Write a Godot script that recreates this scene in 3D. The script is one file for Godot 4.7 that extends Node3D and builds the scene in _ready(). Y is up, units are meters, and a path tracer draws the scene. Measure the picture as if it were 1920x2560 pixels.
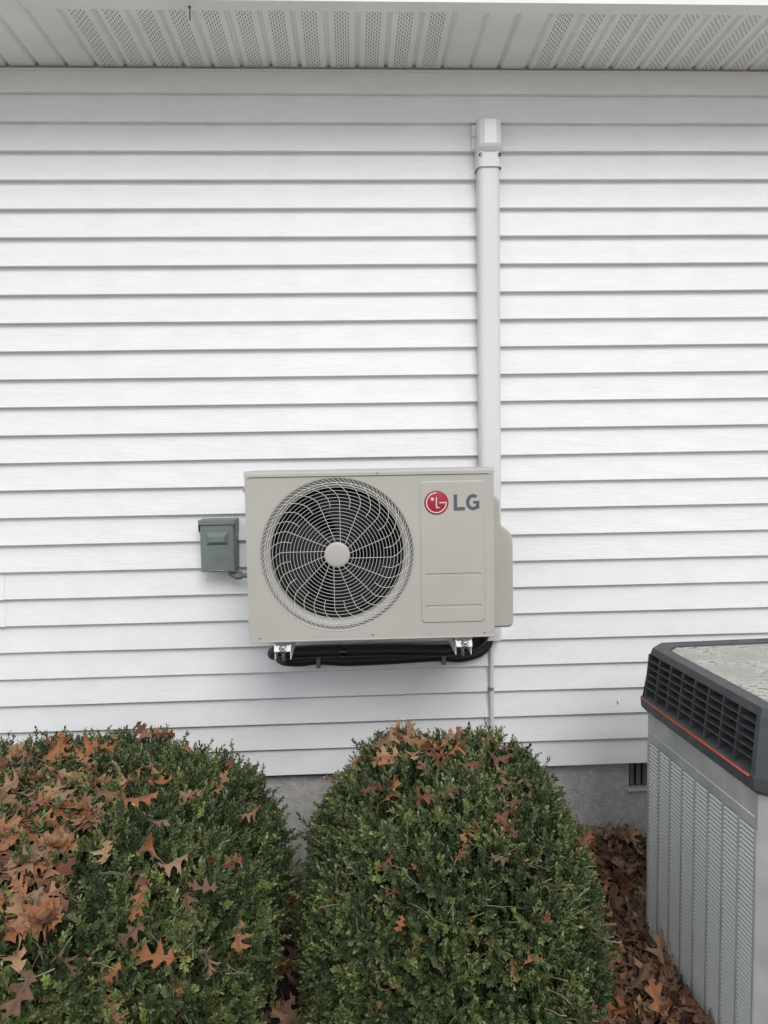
extends Node3D
# y up, metres; the house wall plane is z = 0, the camera stands on +z; ground y = 0.

const E := 0.1016                     # exposure of one siding course
const Y0 := 2.8544                    # bottom edge of course 0
const CAM := Vector3(0.0, 1.62, 2.7545)
const SOFFIT_Y := 3.048

var rng := RandomNumberGenerator.new()
var M := {}
var cam_basis: Basis
var taken := {}

# ------------------------------------------------------------------ helpers
func lin(r: float, g: float, b: float) -> Color:
	return Color(r, g, b).linear_to_srgb()

func mat(r: float, g: float, b: float, rough := 0.6, metal := 0.0) -> StandardMaterial3D:
	var m := StandardMaterial3D.new()
	m.albedo_color = lin(r, g, b)
	m.roughness = rough
	m.metallic = metal
	m.cull_mode = BaseMaterial3D.CULL_DISABLED
	return m

func noise_tex(freq: float, seed_: int, lo: Color, hi: Color, size := 512, octaves := 4, kind := FastNoiseLite.TYPE_SIMPLEX_SMOOTH) -> ImageTexture:
	var n := FastNoiseLite.new()
	n.seed = seed_
	n.noise_type = kind
	n.frequency = freq
	n.fractal_octaves = octaves
	var im := n.get_seamless_image(size, size)
	im.convert(Image.FORMAT_RGB8)
	var d := im.get_data()
	for i in range(0, d.size(), 3):
		var t := d[i] / 255.0
		d[i] = int(255.0 * lerpf(lo.r, hi.r, t)); d[i + 1] = int(255.0 * lerpf(lo.g, hi.g, t)); d[i + 2] = int(255.0 * lerpf(lo.b, hi.b, t))
	return ImageTexture.create_from_image(Image.create_from_data(size, size, false, Image.FORMAT_RGB8, d))

func bump_tex(freq: float, seed_: int, strength: float, size := 512, octaves := 4, squash := 1, ridged := false) -> ImageTexture:
	var n := FastNoiseLite.new()
	n.seed = seed_
	n.noise_type = FastNoiseLite.TYPE_SIMPLEX_SMOOTH
	n.frequency = freq
	n.fractal_octaves = octaves
	if ridged:
		n.fractal_type = FastNoiseLite.FRACTAL_RIDGED
		n.domain_warp_enabled = true
		n.domain_warp_amplitude = 14.0
		n.domain_warp_frequency = 0.012
	var im := n.get_seamless_image(size / squash, size)
	im.convert(Image.FORMAT_RGB8)
	if squash > 1:
		im.resize(size, size, Image.INTERPOLATE_CUBIC)
	im.bump_map_to_normal_map(strength)
	return ImageTexture.create_from_image(im)

func tri_tex(m: StandardMaterial3D, scale: Vector3, world := true) -> void:
	m.uv1_triplanar = true
	m.uv1_world_triplanar = world
	m.uv1_scale = scale

func numbered(called: String) -> String:
	if not taken.has(called):
		taken[called] = 0
		return called
	taken[called] += 1
	return "%s_%03d" % [called, taken[called]]

func thing(called: String, label: String, category: String, at := Vector3.ZERO, group := "") -> Node3D:
	var o := Node3D.new()
	o.name = numbered(called)
	add_child(o)
	o.position = at
	o.set_meta("label", label); o.set_meta("category", category)
	if group != "": o.set_meta("group", group)
	return o

func st_new(smooth := false) -> SurfaceTool:
	var st := SurfaceTool.new()
	st.begin(Mesh.PRIMITIVE_TRIANGLES)
	st.set_smooth_group(0 if smooth else -1)
	return st

func finish(st: SurfaceTool) -> ArrayMesh:
	st.generate_normals()
	return st.commit()

func put(called: String, mesh: Mesh, m: Material, parent: Node3D, xf := Transform3D.IDENTITY) -> MeshInstance3D:
	var o := MeshInstance3D.new()
	o.name = called
	o.mesh = mesh
	o.material_override = m
	o.transform = xf
	parent.add_child(o, true)
	return o

func part(called: String, st: SurfaceTool, m: Material, parent: Node3D) -> MeshInstance3D:
	return put(called, finish(st), m, parent)

func tri(st: SurfaceTool, a: Vector3, b: Vector3, c: Vector3) -> void:
	st.add_vertex(a); st.add_vertex(c); st.add_vertex(b)      # called counter-clockwise, stored clockwise

func quad(st: SurfaceTool, a: Vector3, b: Vector3, c: Vector3, d: Vector3) -> void:
	tri(st, a, b, c); tri(st, a, c, d)

func box(st: SurfaceTool, lo: Vector3, hi: Vector3) -> void:
	var p := [Vector3(lo.x, lo.y, lo.z), Vector3(hi.x, lo.y, lo.z), Vector3(hi.x, hi.y, lo.z), Vector3(lo.x, hi.y, lo.z),
		Vector3(lo.x, lo.y, hi.z), Vector3(hi.x, lo.y, hi.z), Vector3(hi.x, hi.y, hi.z), Vector3(lo.x, hi.y, hi.z)]
	for f in [[4, 5, 6, 7], [1, 0, 3, 2], [0, 4, 7, 3], [5, 1, 2, 6], [7, 6, 2, 3], [0, 1, 5, 4]]:
		quad(st, p[f[0]], p[f[1]], p[f[2]], p[f[3]])

# box with chamfered edges
func rbox(st: SurfaceTool, lo: Vector3, hi: Vector3, c: float) -> void:
	var ce := (lo + hi) * 0.5
	var h := (hi - lo) * 0.5
	var v := func(ax: int, sx: float, sy: float, sz: float) -> Vector3:
		var q := Vector3(sx * (h.x - (0.0 if ax == 0 else c)), sy * (h.y - (0.0 if ax == 1 else c)), sz * (h.z - (0.0 if ax == 2 else c)))
		return ce + q
	for s in [-1.0, 1.0]:
		quad(st, v.call(0, s, -s, -1), v.call(0, s, s, -1), v.call(0, s, s, 1), v.call(0, s, -s, 1))
		quad(st, v.call(1, -1, s, s), v.call(1, 1, s, s), v.call(1, 1, s, -s), v.call(1, -1, s, -s))
		quad(st, v.call(2, -s, -1, s), v.call(2, s, -1, s), v.call(2, s, 1, s), v.call(2, -s, 1, s))
	for s in [-1.0, 1.0]:
		for t in [-1.0, 1.0]:
			quad(st, v.call(0, s, t, -1), v.call(1, s, t, -1), v.call(1, s, t, 1), v.call(0, s, t, 1))
			quad(st, v.call(0, s, -1, t), v.call(2, s, -1, t), v.call(2, s, 1, t), v.call(0, s, 1, t))
			quad(st, v.call(1, -1, s, t), v.call(2, -1, s, t), v.call(2, 1, s, t), v.call(1, 1, s, t))
			for u in [-1.0, 1.0]:
				tri(st, v.call(0, s, t, u), v.call(1, s, t, u), v.call(2, s, t, u))

func tube(st: SurfaceTool, pts: Array, radius, sides := 8, closed := false, caps := true) -> void:
	var n := pts.size()
	var rings := []
	var up := Vector3.ZERO
	for i in n:
		var a: Vector3 = pts[(i - 1 + n) % n] if (closed or i > 0) else pts[0]
		var b: Vector3 = pts[(i + 1) % n] if (closed or i < n - 1) else pts[n - 1]
		var d := (b - a).normalized()
		if up == Vector3.ZERO:
			up = d.cross(Vector3(0.13, 0.21, 0.97) if absf(d.z) < 0.9 else Vector3.UP).normalized()
		else:
			up = (up - d * up.dot(d)).normalized()
		var w := d.cross(up)
		var r: float = radius[i] if radius is Array else radius
		var ring := []
		for k in sides:
			var an := TAU * k / sides
			ring.append(pts[i] + (up * cos(an) + w * sin(an)) * r)
		rings.append(ring)
	var m := n if closed else n - 1
	for i in m:
		var r0: Array = rings[i]
		var r1: Array = rings[(i + 1) % n]
		for k in sides:
			var k2 := (k + 1) % sides
			quad(st, r0[k], r0[k2], r1[k2], r1[k])
	if not closed and caps:
		for k in range(1, sides - 1):
			tri(st, rings[0][0], rings[0][k + 1], rings[0][k])
			tri(st, rings[n - 1][0], rings[n - 1][k], rings[n - 1][k + 1])

# prism of an x-y outline between z0 and z1, with the front edge bevelled by c
func prism(st: SurfaceTool, poly: Array, z0: float, z1: float, c := 0.0) -> void:
	var pv := PackedVector2Array(poly)
	if Geometry2D.is_polygon_clockwise(pv): pv.reverse()
	var front := pv
	if c > 0.0:
		var off := Geometry2D.offset_polygon(pv, -c, Geometry2D.JOIN_MITER)
		if off.size() > 0 and off[0].size() == pv.size():
			front = off[0]
			# align the start
			var best := 0
			for i in front.size():
				if front[i].distance_to(pv[0]) < front[best].distance_to(pv[0]): best = i
			var fr := PackedVector2Array()
			for i in front.size(): fr.append(front[(i + best) % front.size()])
			front = fr
	var n := pv.size()
	var zb := z1 - c if c > 0.0 else z1
	for i in n:
		var j := (i + 1) % n
		quad(st, Vector3(pv[i].x, pv[i].y, z0), Vector3(pv[j].x, pv[j].y, z0), Vector3(pv[j].x, pv[j].y, zb), Vector3(pv[i].x, pv[i].y, zb))
		if c > 0.0:
			quad(st, Vector3(pv[i].x, pv[i].y, zb), Vector3(pv[j].x, pv[j].y, zb), Vector3(front[j].x, front[j].y, z1), Vector3(front[i].x, front[i].y, z1))
	var t := Geometry2D.triangulate_polygon(front)
	for i in range(0, t.size(), 3):
		var a := front[t[i]]; var b := front[t[i + 1]]; var d := front[t[i + 2]]
		if (b - a).cross(d - a) < 0.0:
			var s := b; b = d; d = s
		tri(st, Vector3(a.x, a.y, z1), Vector3(b.x, b.y, z1), Vector3(d.x, d.y, z1))
	t = Geometry2D.triangulate_polygon(pv)
	for i in range(0, t.size(), 3):
		var a := pv[t[i]]; var b := pv[t[i + 1]]; var d := pv[t[i + 2]]
		if (b - a).cross(d - a) > 0.0:
			var s := b; b = d; d = s
		tri(st, Vector3(a.x, a.y, z0), Vector3(b.x, b.y, z0), Vector3(d.x, d.y, z0))

# flat stroke of constant width along an x-y path
func ribbon(st: SurfaceTool, pts: Array, w: float, z0: float, z1: float) -> void:
	var l := []
	var r := []
	for i in pts.size():
		var d0: Vector2 = (pts[i] - pts[i - 1]).normalized() if i > 0 else (pts[1] - pts[0]).normalized()
		var d1: Vector2 = (pts[i + 1] - pts[i]).normalized() if i < pts.size() - 1 else d0
		var nn := (Vector2(-d0.y, d0.x) + Vector2(-d1.y, d1.x)).normalized()
		var k := w * 0.5 / maxf(0.4, nn.dot(Vector2(-d0.y, d0.x)))
		l.append(pts[i] + nn * k); r.append(pts[i] - nn * k)
	for i in pts.size() - 1:
		var a: Vector2 = r[i]; var b: Vector2 = r[i + 1]; var c: Vector2 = l[i + 1]; var d: Vector2 = l[i]
		quad(st, Vector3(a.x, a.y, z1), Vector3(b.x, b.y, z1), Vector3(c.x, c.y, z1), Vector3(d.x, d.y, z1))
		quad(st, Vector3(a.x, a.y, z0), Vector3(b.x, b.y, z0), Vector3(b.x, b.y, z1), Vector3(a.x, a.y, z1))
		quad(st, Vector3(d.x, d.y, z1), Vector3(c.x, c.y, z1), Vector3(c.x, c.y, z0), Vector3(d.x, d.y, z0))

func round_rect(x0: float, y0: float, x1: float, y1: float, r: float, seg := 5) -> Array:
	var out := []
	for q in 4:
		var cx := x1 - r if q == 0 or q == 3 else x0 + r
		var cy := y1 - r if q < 2 else y0 + r
		for i in seg + 1:
			var a := PI * 0.5 * (q + float(i) / seg)
			out.append(Vector2(cx + r * cos(a), cy + r * sin(a)))
	return out

# surface of revolution about the local z axis: profile of (radius, z)
func lathe(st: SurfaceTool, c: Vector3, prof: Array, seg := 48) -> void:
	for i in prof.size() - 1:
		var a: Vector2 = prof[i]; var b: Vector2 = prof[i + 1]
		for k in seg:
			var t0 := TAU * k / seg; var t1 := TAU * (k + 1) / seg
			var p0 := c + Vector3(a.x * cos(t0), a.x * sin(t0), a.y); var p1 := c + Vector3(a.x * cos(t1), a.x * sin(t1), a.y)
			var q0 := c + Vector3(b.x * cos(t0), b.x * sin(t0), b.y); var q1 := c + Vector3(b.x * cos(t1), b.x * sin(t1), b.y)
			if a.x < 1e-6: tri(st, p0, q0, q1)
			elif b.x < 1e-6: tri(st, p0, q0, p1)
			else: quad(st, p0, q0, q1, p1)

# ray through a pixel of the 1920 x 2560 photograph
func pixel_ray(u: float, v: float) -> Vector3:
	return (cam_basis * Vector3((u - 960.0) / 1808.84, -(v - 1280.0) / 1808.84, -1.0)).normalized()

# ------------------------------------------------------------------ ready
func _ready() -> void:
	rng.seed = 20417
	var cam := Camera3D.new()
	cam.name = "camera"
	cam.fov = 70.5692
	cam.near = 0.05
	cam.far = 400.0
	cam.rotation_order = EULER_ORDER_YXZ
	cam.rotation = Vector3(-0.0700, -0.0414, -0.0168)
	cam.position = CAM
	add_child(cam)
	cam.current = true
	cam_basis = Basis.from_euler(cam.rotation, EULER_ORDER_YXZ)

	var we := WorldEnvironment.new()
	we.name = "world_environment"
	var env := Environment.new()
	env.background_mode = Environment.BG_SKY
	var sky := Sky.new()
	var sm := ProceduralSkyMaterial.new()
	sm.sky_top_color = Color(0.90, 0.92, 0.95)
	sm.sky_horizon_color = Color(0.85, 0.865, 0.89)
	sm.sky_curve = 0.25
	sm.ground_horizon_color = Color(0.55, 0.54, 0.50)
	sm.ground_bottom_color = Color(0.42, 0.40, 0.35)
	sm.sun_angle_max = 1.0
	sky.sky_material = sm
	env.sky = sky
	env.tonemap_mode = Environment.TONE_MAPPER_LINEAR
	env.tonemap_exposure = 1.57
	env.sdfgi_enabled = true
	env.ssao_enabled = true
	env.ssil_enabled = true
	we.environment = env
	add_child(we)
	var sun := DirectionalLight3D.new()
	sun.name = "sun"
	sun.light_energy = 0.38
	sun.light_angular_distance = 30.0
	sun.light_color = Color(1.0, 0.995, 0.99)
	sun.shadow_enabled = true
	sun.rotation_degrees = Vector3(-40, 12, 0)
	add_child(sun)

	materials()
	ground()
	house()
	line_cover()
	heat_pump()
	brackets()
	pipes()
	disconnect_box()
	condenser()
	hook()
	shrubs()
	fallen_leaves()

# ------------------------------------------------------------------ materials
func materials() -> void:
	# vinyl siding: coarse embossed grain above, finer grain on the lower courses
	var s := mat(0.77, 0.77, 0.775, 0.55)
	s.normal_enabled = true
	s.normal_texture = bump_tex(0.02, 3, 9.0, 1024, 3, 8, true)
	s.normal_scale = 0.38
	tri_tex(s, Vector3(1.5, 4.6, 1.5))
	s.albedo_texture = noise_tex(0.012, 9, Color(0.965, 0.965, 0.962), Color(1, 1, 1), 256)
	M.siding = s
	var s2 := s.duplicate() as StandardMaterial3D
	s2.normal_texture = bump_tex(0.06, 8, 5.0, 1024, 2, 8, true)
	s2.normal_scale = 0.22
	tri_tex(s2, Vector3(1.3, 3.2, 1.3))
	M.siding_low = s2
	M.trim = mat(0.77, 0.76, 0.735, 0.5)
	M.soffit = mat(0.83, 0.82, 0.795, 0.5)
	M.soffit.albedo_texture = noise_tex(0.01, 19, Color(0.93, 0.925, 0.915), Color(1, 1, 1), 256)
	tri_tex(M.soffit, Vector3(0.8, 0.8, 0.8))
	M.plywood = mat(0.33, 0.24, 0.15, 0.9)
	var f := mat(0.53, 0.508, 0.49, 0.9)
	f.albedo_texture = noise_tex(0.02, 31, Color(0.84, 0.84, 0.84), Color(1.0, 1.0, 1.0), 512, 5)
	f.normal_enabled = true
	f.normal_texture = bump_tex(0.06, 12, 10.0, 512, 4)
	f.normal_scale = 0.25
	tri_tex(f, Vector3(2.2, 2.2, 2.2))
	M.stucco = f
	M.vent = mat(0.13, 0.13, 0.15, 0.6)
	M.beige = mat(0.42, 0.402, 0.368, 0.42)
	M.beige.albedo_texture = noise_tex(0.008, 77, Color(0.965, 0.965, 0.96), Color(1, 1, 1), 256)
	tri_tex(M.beige, Vector3(1.5, 1.5, 1.5))
	M.wire = mat(0.55, 0.535, 0.50, 0.4)
	M.white_steel = mat(0.70, 0.70, 0.68, 0.4)
	M.black_rubber = mat(0.012, 0.012, 0.013, 0.6)
	M.foam = mat(0.011, 0.011, 0.013, 0.55)
	M.tape = mat(0.012, 0.012, 0.013, 0.15)
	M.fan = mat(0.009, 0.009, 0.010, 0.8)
	M.coil = mat(0.010, 0.010, 0.011, 0.6)
	M.zinc = mat(0.42, 0.42, 0.42, 0.35, 0.8)
	M.red = mat(0.31, 0.004, 0.028, 0.5)
	M.mark_pale = mat(0.58, 0.52, 0.50, 0.45)
	M.mark_grey = mat(0.075, 0.085, 0.095, 0.5)
	M.box_green = mat(0.150, 0.178, 0.170, 0.5)
	M.conduit = mat(0.16, 0.17, 0.20, 0.5)
	M.duct = mat(0.645, 0.64, 0.635, 0.4)
	M.duct_cap = mat(0.67, 0.66, 0.66, 0.35)
	M.hose = mat(0.62, 0.61, 0.58, 0.5)
	M.black_iron = mat(0.05, 0.05, 0.055, 0.5)
	var cg := mat(0.46, 0.465, 0.445, 0.6)
	cg.albedo_texture = noise_tex(0.015, 41, Color(0.78, 0.79, 0.79), Color(1, 1, 1), 512, 5)
	tri_tex(cg, Vector3(1.3, 0.8, 1.3))
	M.cond_green = cg
	M.cond_slat = mat(0.60, 0.61, 0.59, 0.55)
	var cc := mat(0.075, 0.08, 0.085, 0.55)
	cc.albedo_texture = noise_tex(0.02, 55, Color(0.72, 0.72, 0.72), Color(1, 1, 1), 512, 5)
	tri_tex(cc, Vector3(1.6, 1.6, 1.6))
	M.cond_cap = cc
	M.orange = mat(0.44, 0.066, 0.028, 0.55)
	# top plate: pale paint with dirt streaks and specks
	var im := Image.create(1024, 1024, false, Image.FORMAT_RGB8)
	im.fill(Color(0.98, 0.98, 0.98))
	var n1 := FastNoiseLite.new(); n1.seed = 5; n1.frequency = 0.006; n1.fractal_octaves = 4
	var n2 := FastNoiseLite.new(); n2.seed = 6; n2.frequency = 0.035; n2.fractal_octaves = 3
	for y in 1024:
		for x in 1024:
			var a := n1.get_noise_2d(x, y)
			var b := n2.get_noise_2d(x * 0.8, y * 1.7)
			var c := Color(0.88, 0.87, 0.84).lerp(Color(1.0, 1.0, 0.98), clampf(0.5 + a * 1.3, 0, 1))
			var q := b + a * 0.55
			if q > 0.34: c = c.lerp(Color(0.52, 0.48, 0.40), clampf((q - 0.34) * 5.0, 0, 0.75))
			im.set_pixel(x, y, c)
	var pr := RandomNumberGenerator.new(); pr.seed = 8
	for i in 700:
		var w := pr.randi_range(1, 4); var h := pr.randi_range(1, 3)
		im.fill_rect(Rect2i(pr.randi_range(0, 1016), pr.randi_range(0, 1018), w, h), Color(0.16, 0.14, 0.10).lerp(Color(0.4, 0.36, 0.27), pr.randf()))
	var cp := mat(0.45, 0.45, 0.43, 0.7)
	cp.albedo_texture = ImageTexture.create_from_image(im)
	tri_tex(cp, Vector3(1.2, 1.2, 1.2))
	M.cond_plate = cp
	# vegetation
	M.foliage = mat(1, 1, 1, 0.5)
	M.foliage.vertex_color_use_as_albedo = true
	M.foliage.backlight_enabled = true
	M.foliage.backlight = Color(0.03, 0.05, 0.015)
	M.stem = mat(0.13, 0.11, 0.075, 0.8)
	M.twig = mat(0.23, 0.20, 0.14, 0.85)
	M.twig_green = mat(0.16, 0.17, 0.07, 0.7)
	var blotch := noise_tex(0.03, 90, Color(0.60, 0.56, 0.52), Color(1, 1, 1), 256, 4)
	M.oak = []
	for c in [[0.47, 0.29, 0.165], [0.43, 0.21, 0.098], [0.39, 0.158, 0.066], [0.22, 0.09, 0.052], [0.21, 0.12, 0.075], [0.37, 0.235, 0.145]]:
		var m := mat(c[0], c[1], c[2], 0.8)
		m.albedo_texture = blotch
		tri_tex(m, Vector3(9, 9, 9), false)
		M.oak.append(m)
	M.vein = mat(0.20, 0.085, 0.04, 0.7)
	M.litter = mat(1, 1, 1, 0.7)
	M.litter.vertex_color_use_as_albedo = true
	var soil := mat(0.05, 0.036, 0.026, 0.95)
	soil.albedo_texture = noise_tex(0.05, 61, Color(0.4, 0.38, 0.36), Color(1, 1, 1), 512, 5)
	tri_tex(soil, Vector3(2, 2, 2))
	M.soil = soil
	var lawn := mat(0.27, 0.245, 0.17, 0.95)
	lawn.albedo_texture = noise_tex(0.03, 62, Color(0.55, 0.55, 0.5), Color(1, 1, 1), 512, 5)
	tri_tex(lawn, Vector3(0.5, 0.5, 0.5))
	M.lawn = lawn
	var con := mat(0.50, 0.485, 0.45, 0.9)  # pale tone of the added slab that reflects light under the eave
	con.albedo_texture = noise_tex(0.02, 63, Color(0.85, 0.85, 0.84), Color(1, 1, 1), 256, 4)
	tri_tex(con, Vector3(0.4, 0.4, 0.4))
	M.bounce_pale = con

# ------------------------------------------------------------------ ground
func bed_h(x: float, z: float) -> float:
	var h := 0.012 + 0.010 * sin(x * 5.1 + z * 3.3) * cos(z * 6.7 - x * 2.1)
	# leaves have blown into the corner between the wall and the condenser
	h += 0.085 * exp(-pow(z / 0.26, 2.0)) * smoothstep(0.35, 0.75, x)
	h += 0.075 * exp(-pow((x - 0.93) / 0.13, 2.0)) * smoothstep(0.2, 0.6, z)
	return h

func ground() -> void:
	var st := st_new()
	box(st, Vector3(-60, -0.3, -60), Vector3(60, -0.012, 60))
	var g := part("ground", st, M.lawn, self)
	g.set_meta("kind", "structure"); g.set_meta("label", "winter lawn around the house"); g.set_meta("category", "ground")
	st = st_new()
	box(st, Vector3(-14, -0.2, 2.3), Vector3(14, 0.0, 13.0))  # unseen slab behind the camera, added to bounce light onto the soffit
	var dr := part("bounce_slab", st, M.bounce_pale, self)
	dr.set_meta("kind", "structure"); dr.set_meta("label", "unseen pale slab added to bounce light up to the soffit"); dr.set_meta("category", "bounce_slab")
	st = st_new(true)
	var nx := 110; var nz := 56
	var x0 := -3.6; var x1 := 3.6; var z1 := 1.6
	for j in nz:
		for i in nx:
			var a := []
			for q in [[0, 1], [1, 1], [1, 0], [0, 0]]:
				var x := lerpf(x0, x1, float(i + q[0]) / nx); var z := lerpf(0.0, z1, float(j + q[1]) / nz)
				a.append(Vector3(x, bed_h(x, z), z))
			quad(st, a[0], a[1], a[2], a[3])
	var b := part("planting_bed", st, M.soil, self)
	b.set_meta("kind", "structure"); b.set_meta("label", "dark soil bed along the foundation"); b.set_meta("category", "ground")

# ------------------------------------------------------------------ house
func siding_board(parent: Node3D, k: int, xa: float, xb: float, m: Material, proud := 0.0, yadd := 0.0) -> void:
	var yb := Y0 - E * k + yadd
	var wave := FastNoiseLite.new()
	wave.seed = 100 + k
	wave.frequency = 0.55
	var n := maxi(2, int((xb - xa) / 0.12))
	var prof := [[E + 0.006, 0.0035], [E * 0.5, 0.0126], [0.006, 0.0225], [0.0018, 0.0235], [0.0, 0.0220], [0.0, 0.0035]]
	var st := st_new(true)
	for i in n:
		for j in prof.size() - 1:
			st.set_smooth_group(j if j > 2 else 0)
			var q := []
			for e in [[i, j + 1], [i + 1, j + 1], [i + 1, j], [i, j]]:
				var x := lerpf(xa, xb, float(e[0]) / n)
				var dy := wave.get_noise_2d(x, 3.0) * 0.0016
				var dz := wave.get_noise_2d(x * 1.7, 40.0) * 0.0016
				q.append(Vector3(x, yb + prof[e[1]][0] + dy, prof[e[1]][1] + dz + proud))
			quad(st, q[0], q[1], q[2], q[3])
	for x in [xa, xb]:                       # end edges
		var s := 1.0 if x == xb else -1.0
		st.set_smooth_group(-1)
		for j in prof.size() - 1:
			var dy := wave.get_noise_2d(x, 3.0) * 0.0016
			var dz := wave.get_noise_2d(x * 1.7, 40.0) * 0.0016
			var a := Vector3(x, yb + prof[j][0] + dy, prof[j][1] + dz + proud); var b := Vector3(x, yb + prof[j + 1][0] + dy, prof[j + 1][1] + dz + proud)
			var a2 := Vector3(x, a.y, a.z - 0.0015); var b2 := Vector3(x, b.y, b.z - 0.0015)
			if s > 0: quad(st, a, a2, b2, b)
			else: quad(st, a, b, b2, a2)
	part("siding_board", st, m, parent)

func soffit_mesh(w: float, z0: float, z1: float, vented: bool) -> ArrayMesh:
	# one ridge of the soffit panel, local x 0..w, seen from below: flat with slots, then a V groove at its right edge
	var st := st_new()
	var flat := w - 0.019
	var y := 0.0
	var down := func(xa: float, xb: float, za: float, zb: float) -> void:
		quad(st, Vector3(xa, y, za), Vector3(xb, y, za), Vector3(xb, y, zb), Vector3(xa, y, zb))
	if not vented:
		down.call(0.0, flat, z0, z1)
	else:
		var sw := 0.0029
		var lanes := 6
		var pitch := 0.0086
		var xs := 0.5 * (flat - pitch * (lanes - 1))
		var x := 0.0
		for l in lanes:
			var lx := xs + pitch * l - sw * 0.5
			down.call(x, lx, z0, z1)
			var z := z0
			var zc := z0 + (0.006 if l % 2 == 0 else 0.0165)
			while zc + 0.012 < z1:
				down.call(lx, lx + sw, z, zc)
				# rim of the slot
				for e in [lx, lx + sw]:
					quad(st, Vector3(e, y, zc), Vector3(e, y + 0.0015, zc), Vector3(e, y + 0.0015, zc + 0.0115), Vector3(e, y, zc + 0.0115))
				z = zc + 0.0115
				zc += 0.021
			down.call(lx, lx + sw, z, z1)
			x = lx + sw
		down.call(x, flat, z0, z1)
	var g := 0.009
	var gx := [flat, flat + 0.0065, w - 0.0065, w]
	var gy := [0.0, g, g, 0.0]
	for i in 3:
		quad(st, Vector3(gx[i], gy[i], z0), Vector3(gx[i + 1], gy[i + 1], z0), Vector3(gx[i + 1], gy[i + 1], z1), Vector3(gx[i], gy[i], z1))
	return finish(st)

func house() -> void:
	var h := thing("house", "white vinyl sided house wall with vented soffit and grey stucco foundation", "house")
	# solid body behind the siding and the roof over it
	var st := st_new()
	box(st, Vector3(-6, 0.424, -5), Vector3(6, SOFFIT_Y + 0.02, 0.0))
	part("wall_core", st, M.trim, h)
	st = st_new()
	box(st, Vector3(-6, -0.25, -4.95), Vector3(1.078, 0.423, -0.018))
	box(st, Vector3(1.078, -0.25, -4.95), Vector3(1.478, 0.296, -0.018))
	box(st, Vector3(1.478, -0.25, -4.95), Vector3(6, 0.423, -0.018))
	box(st, Vector3(1.078, 0.296, -4.95), Vector3(1.478, 0.423, -0.12))
	part("foundation", st, M.stucco, h)
	for k in range(-1, 25):
		var m: Material = M.siding if k < 17 else M.siding_low
		if k == 17 or k == 18:
			siding_board(h, k, -4.0, -1.313, m, 0.0022, -0.0015)
			siding_board(h, k, -1.335, 4.0, m)
		elif k == 21 or k == 22:
			siding_board(h, k, -4.0, 0.188, m, 0.002)
			siding_board(h, k, 0.165, 4.0, m, 0.0, 0.0008)
		else:
			siding_board(h, k, -4.0, 4.0, m)
	# trim channel where the wall meets the soffit
	st = st_new()
	box(st, Vector3(-4, SOFFIT_Y - 0.012, 0.004), Vector3(4, SOFFIT_Y - 0.0095, 0.024))
	box(st, Vector3(-4, SOFFIT_Y - 0.012, 0.0), Vector3(4, SOFFIT_Y + 0.016, 0.0038))
	var f := part("channel_trim", st, M.trim, h)
	# soffit ridges
	var sp := 0.1037
	var plain := soffit_mesh(sp, 0.018, 0.364, false)
	var vent := soffit_mesh(sp, 0.018, 0.364, true)
	for n in range(-24, 50):
		var vented := not ((n >= 0 and n < 3) or (n >= 15 and n < 18) or n < -12 or n > 40)
		put("soffit_panel", vent if vented else plain, M.soffit, h, Transform3D(Basis(), Vector3(-1.202 + 0.0095 + sp * n, SOFFIT_Y + 0.001 * sin(n * 1.7), 0)))
	# fascia: bottom return and front face, in two lengths that butt at a joint
	for e in [[-4.0, -1.000], [-0.9985, 4.0]]:
		st = st_new()
		box(st, Vector3(e[0], SOFFIT_Y - 0.0045, 0.354), Vector3(e[1], SOFFIT_Y - 0.001, 0.4005))
		box(st, Vector3(e[0], SOFFIT_Y - 0.0045, 0.4007), Vector3(e[1], SOFFIT_Y + 0.19, 0.406))
		part("fascia", st, M.soffit, h)
	# roof sheathing above the soffit and the roof slab
	st = st_new()
	box(st, Vector3(-4.2, SOFFIT_Y + 0.10, -0.3), Vector3(4.2, SOFFIT_Y + 0.12, 0.389))
	part("roof_sheathing", st, M.plywood, h)
	st = st_new()
	var r := [Vector2(0.45, SOFFIT_Y + 0.17), Vector2(0.45, SOFFIT_Y + 0.20), Vector2(-5.2, SOFFIT_Y + 2.3), Vector2(-5.2, SOFFIT_Y + 2.27)]
	for i in 4:
		var a: Vector2 = r[i]; var b: Vector2 = r[(i + 1) % 4]
		quad(st, Vector3(-4.2, a.y, a.x), Vector3(4.2, a.y, a.x), Vector3(4.2, b.y, b.x), Vector3(-4.2, b.y, b.x))
	part("roof", st, M.coil, h)
	# a fleck of dirt stuck to the siding
	st = st_new(true)
	tube(st, [Vector3(1.0155, 0.667, 0.0135), Vector3(1.018, 0.660, 0.0155), Vector3(1.022, 0.652, 0.0165)], [0.0006, 0.0022, 0.0008], 6)
	part("dirt_fleck", st, M.black_iron, h)
	# foundation vent
	st = st_new()
	box(st, Vector3(1.080, 0.298, -0.115), Vector3(1.476, 0.415, -0.108))
	var v := part("foundation_vent", st, M.vent, h)
	for i in 14:
		var x := 1.0875 + 0.0275 * i
		st = st_new()
		rbox(st, Vector3(x, 0.298, -0.075), Vector3(x + 0.0185, 0.420, -0.036), 0.002)
		part("slat", st, M.vent, v)
	st = st_new()
	rbox(st, Vector3(1.07, 0.283, -0.017), Vector3(1.49, 0.2965, -0.006), 0.004)
	part("vent_sill", st, M.stucco, h)

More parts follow.
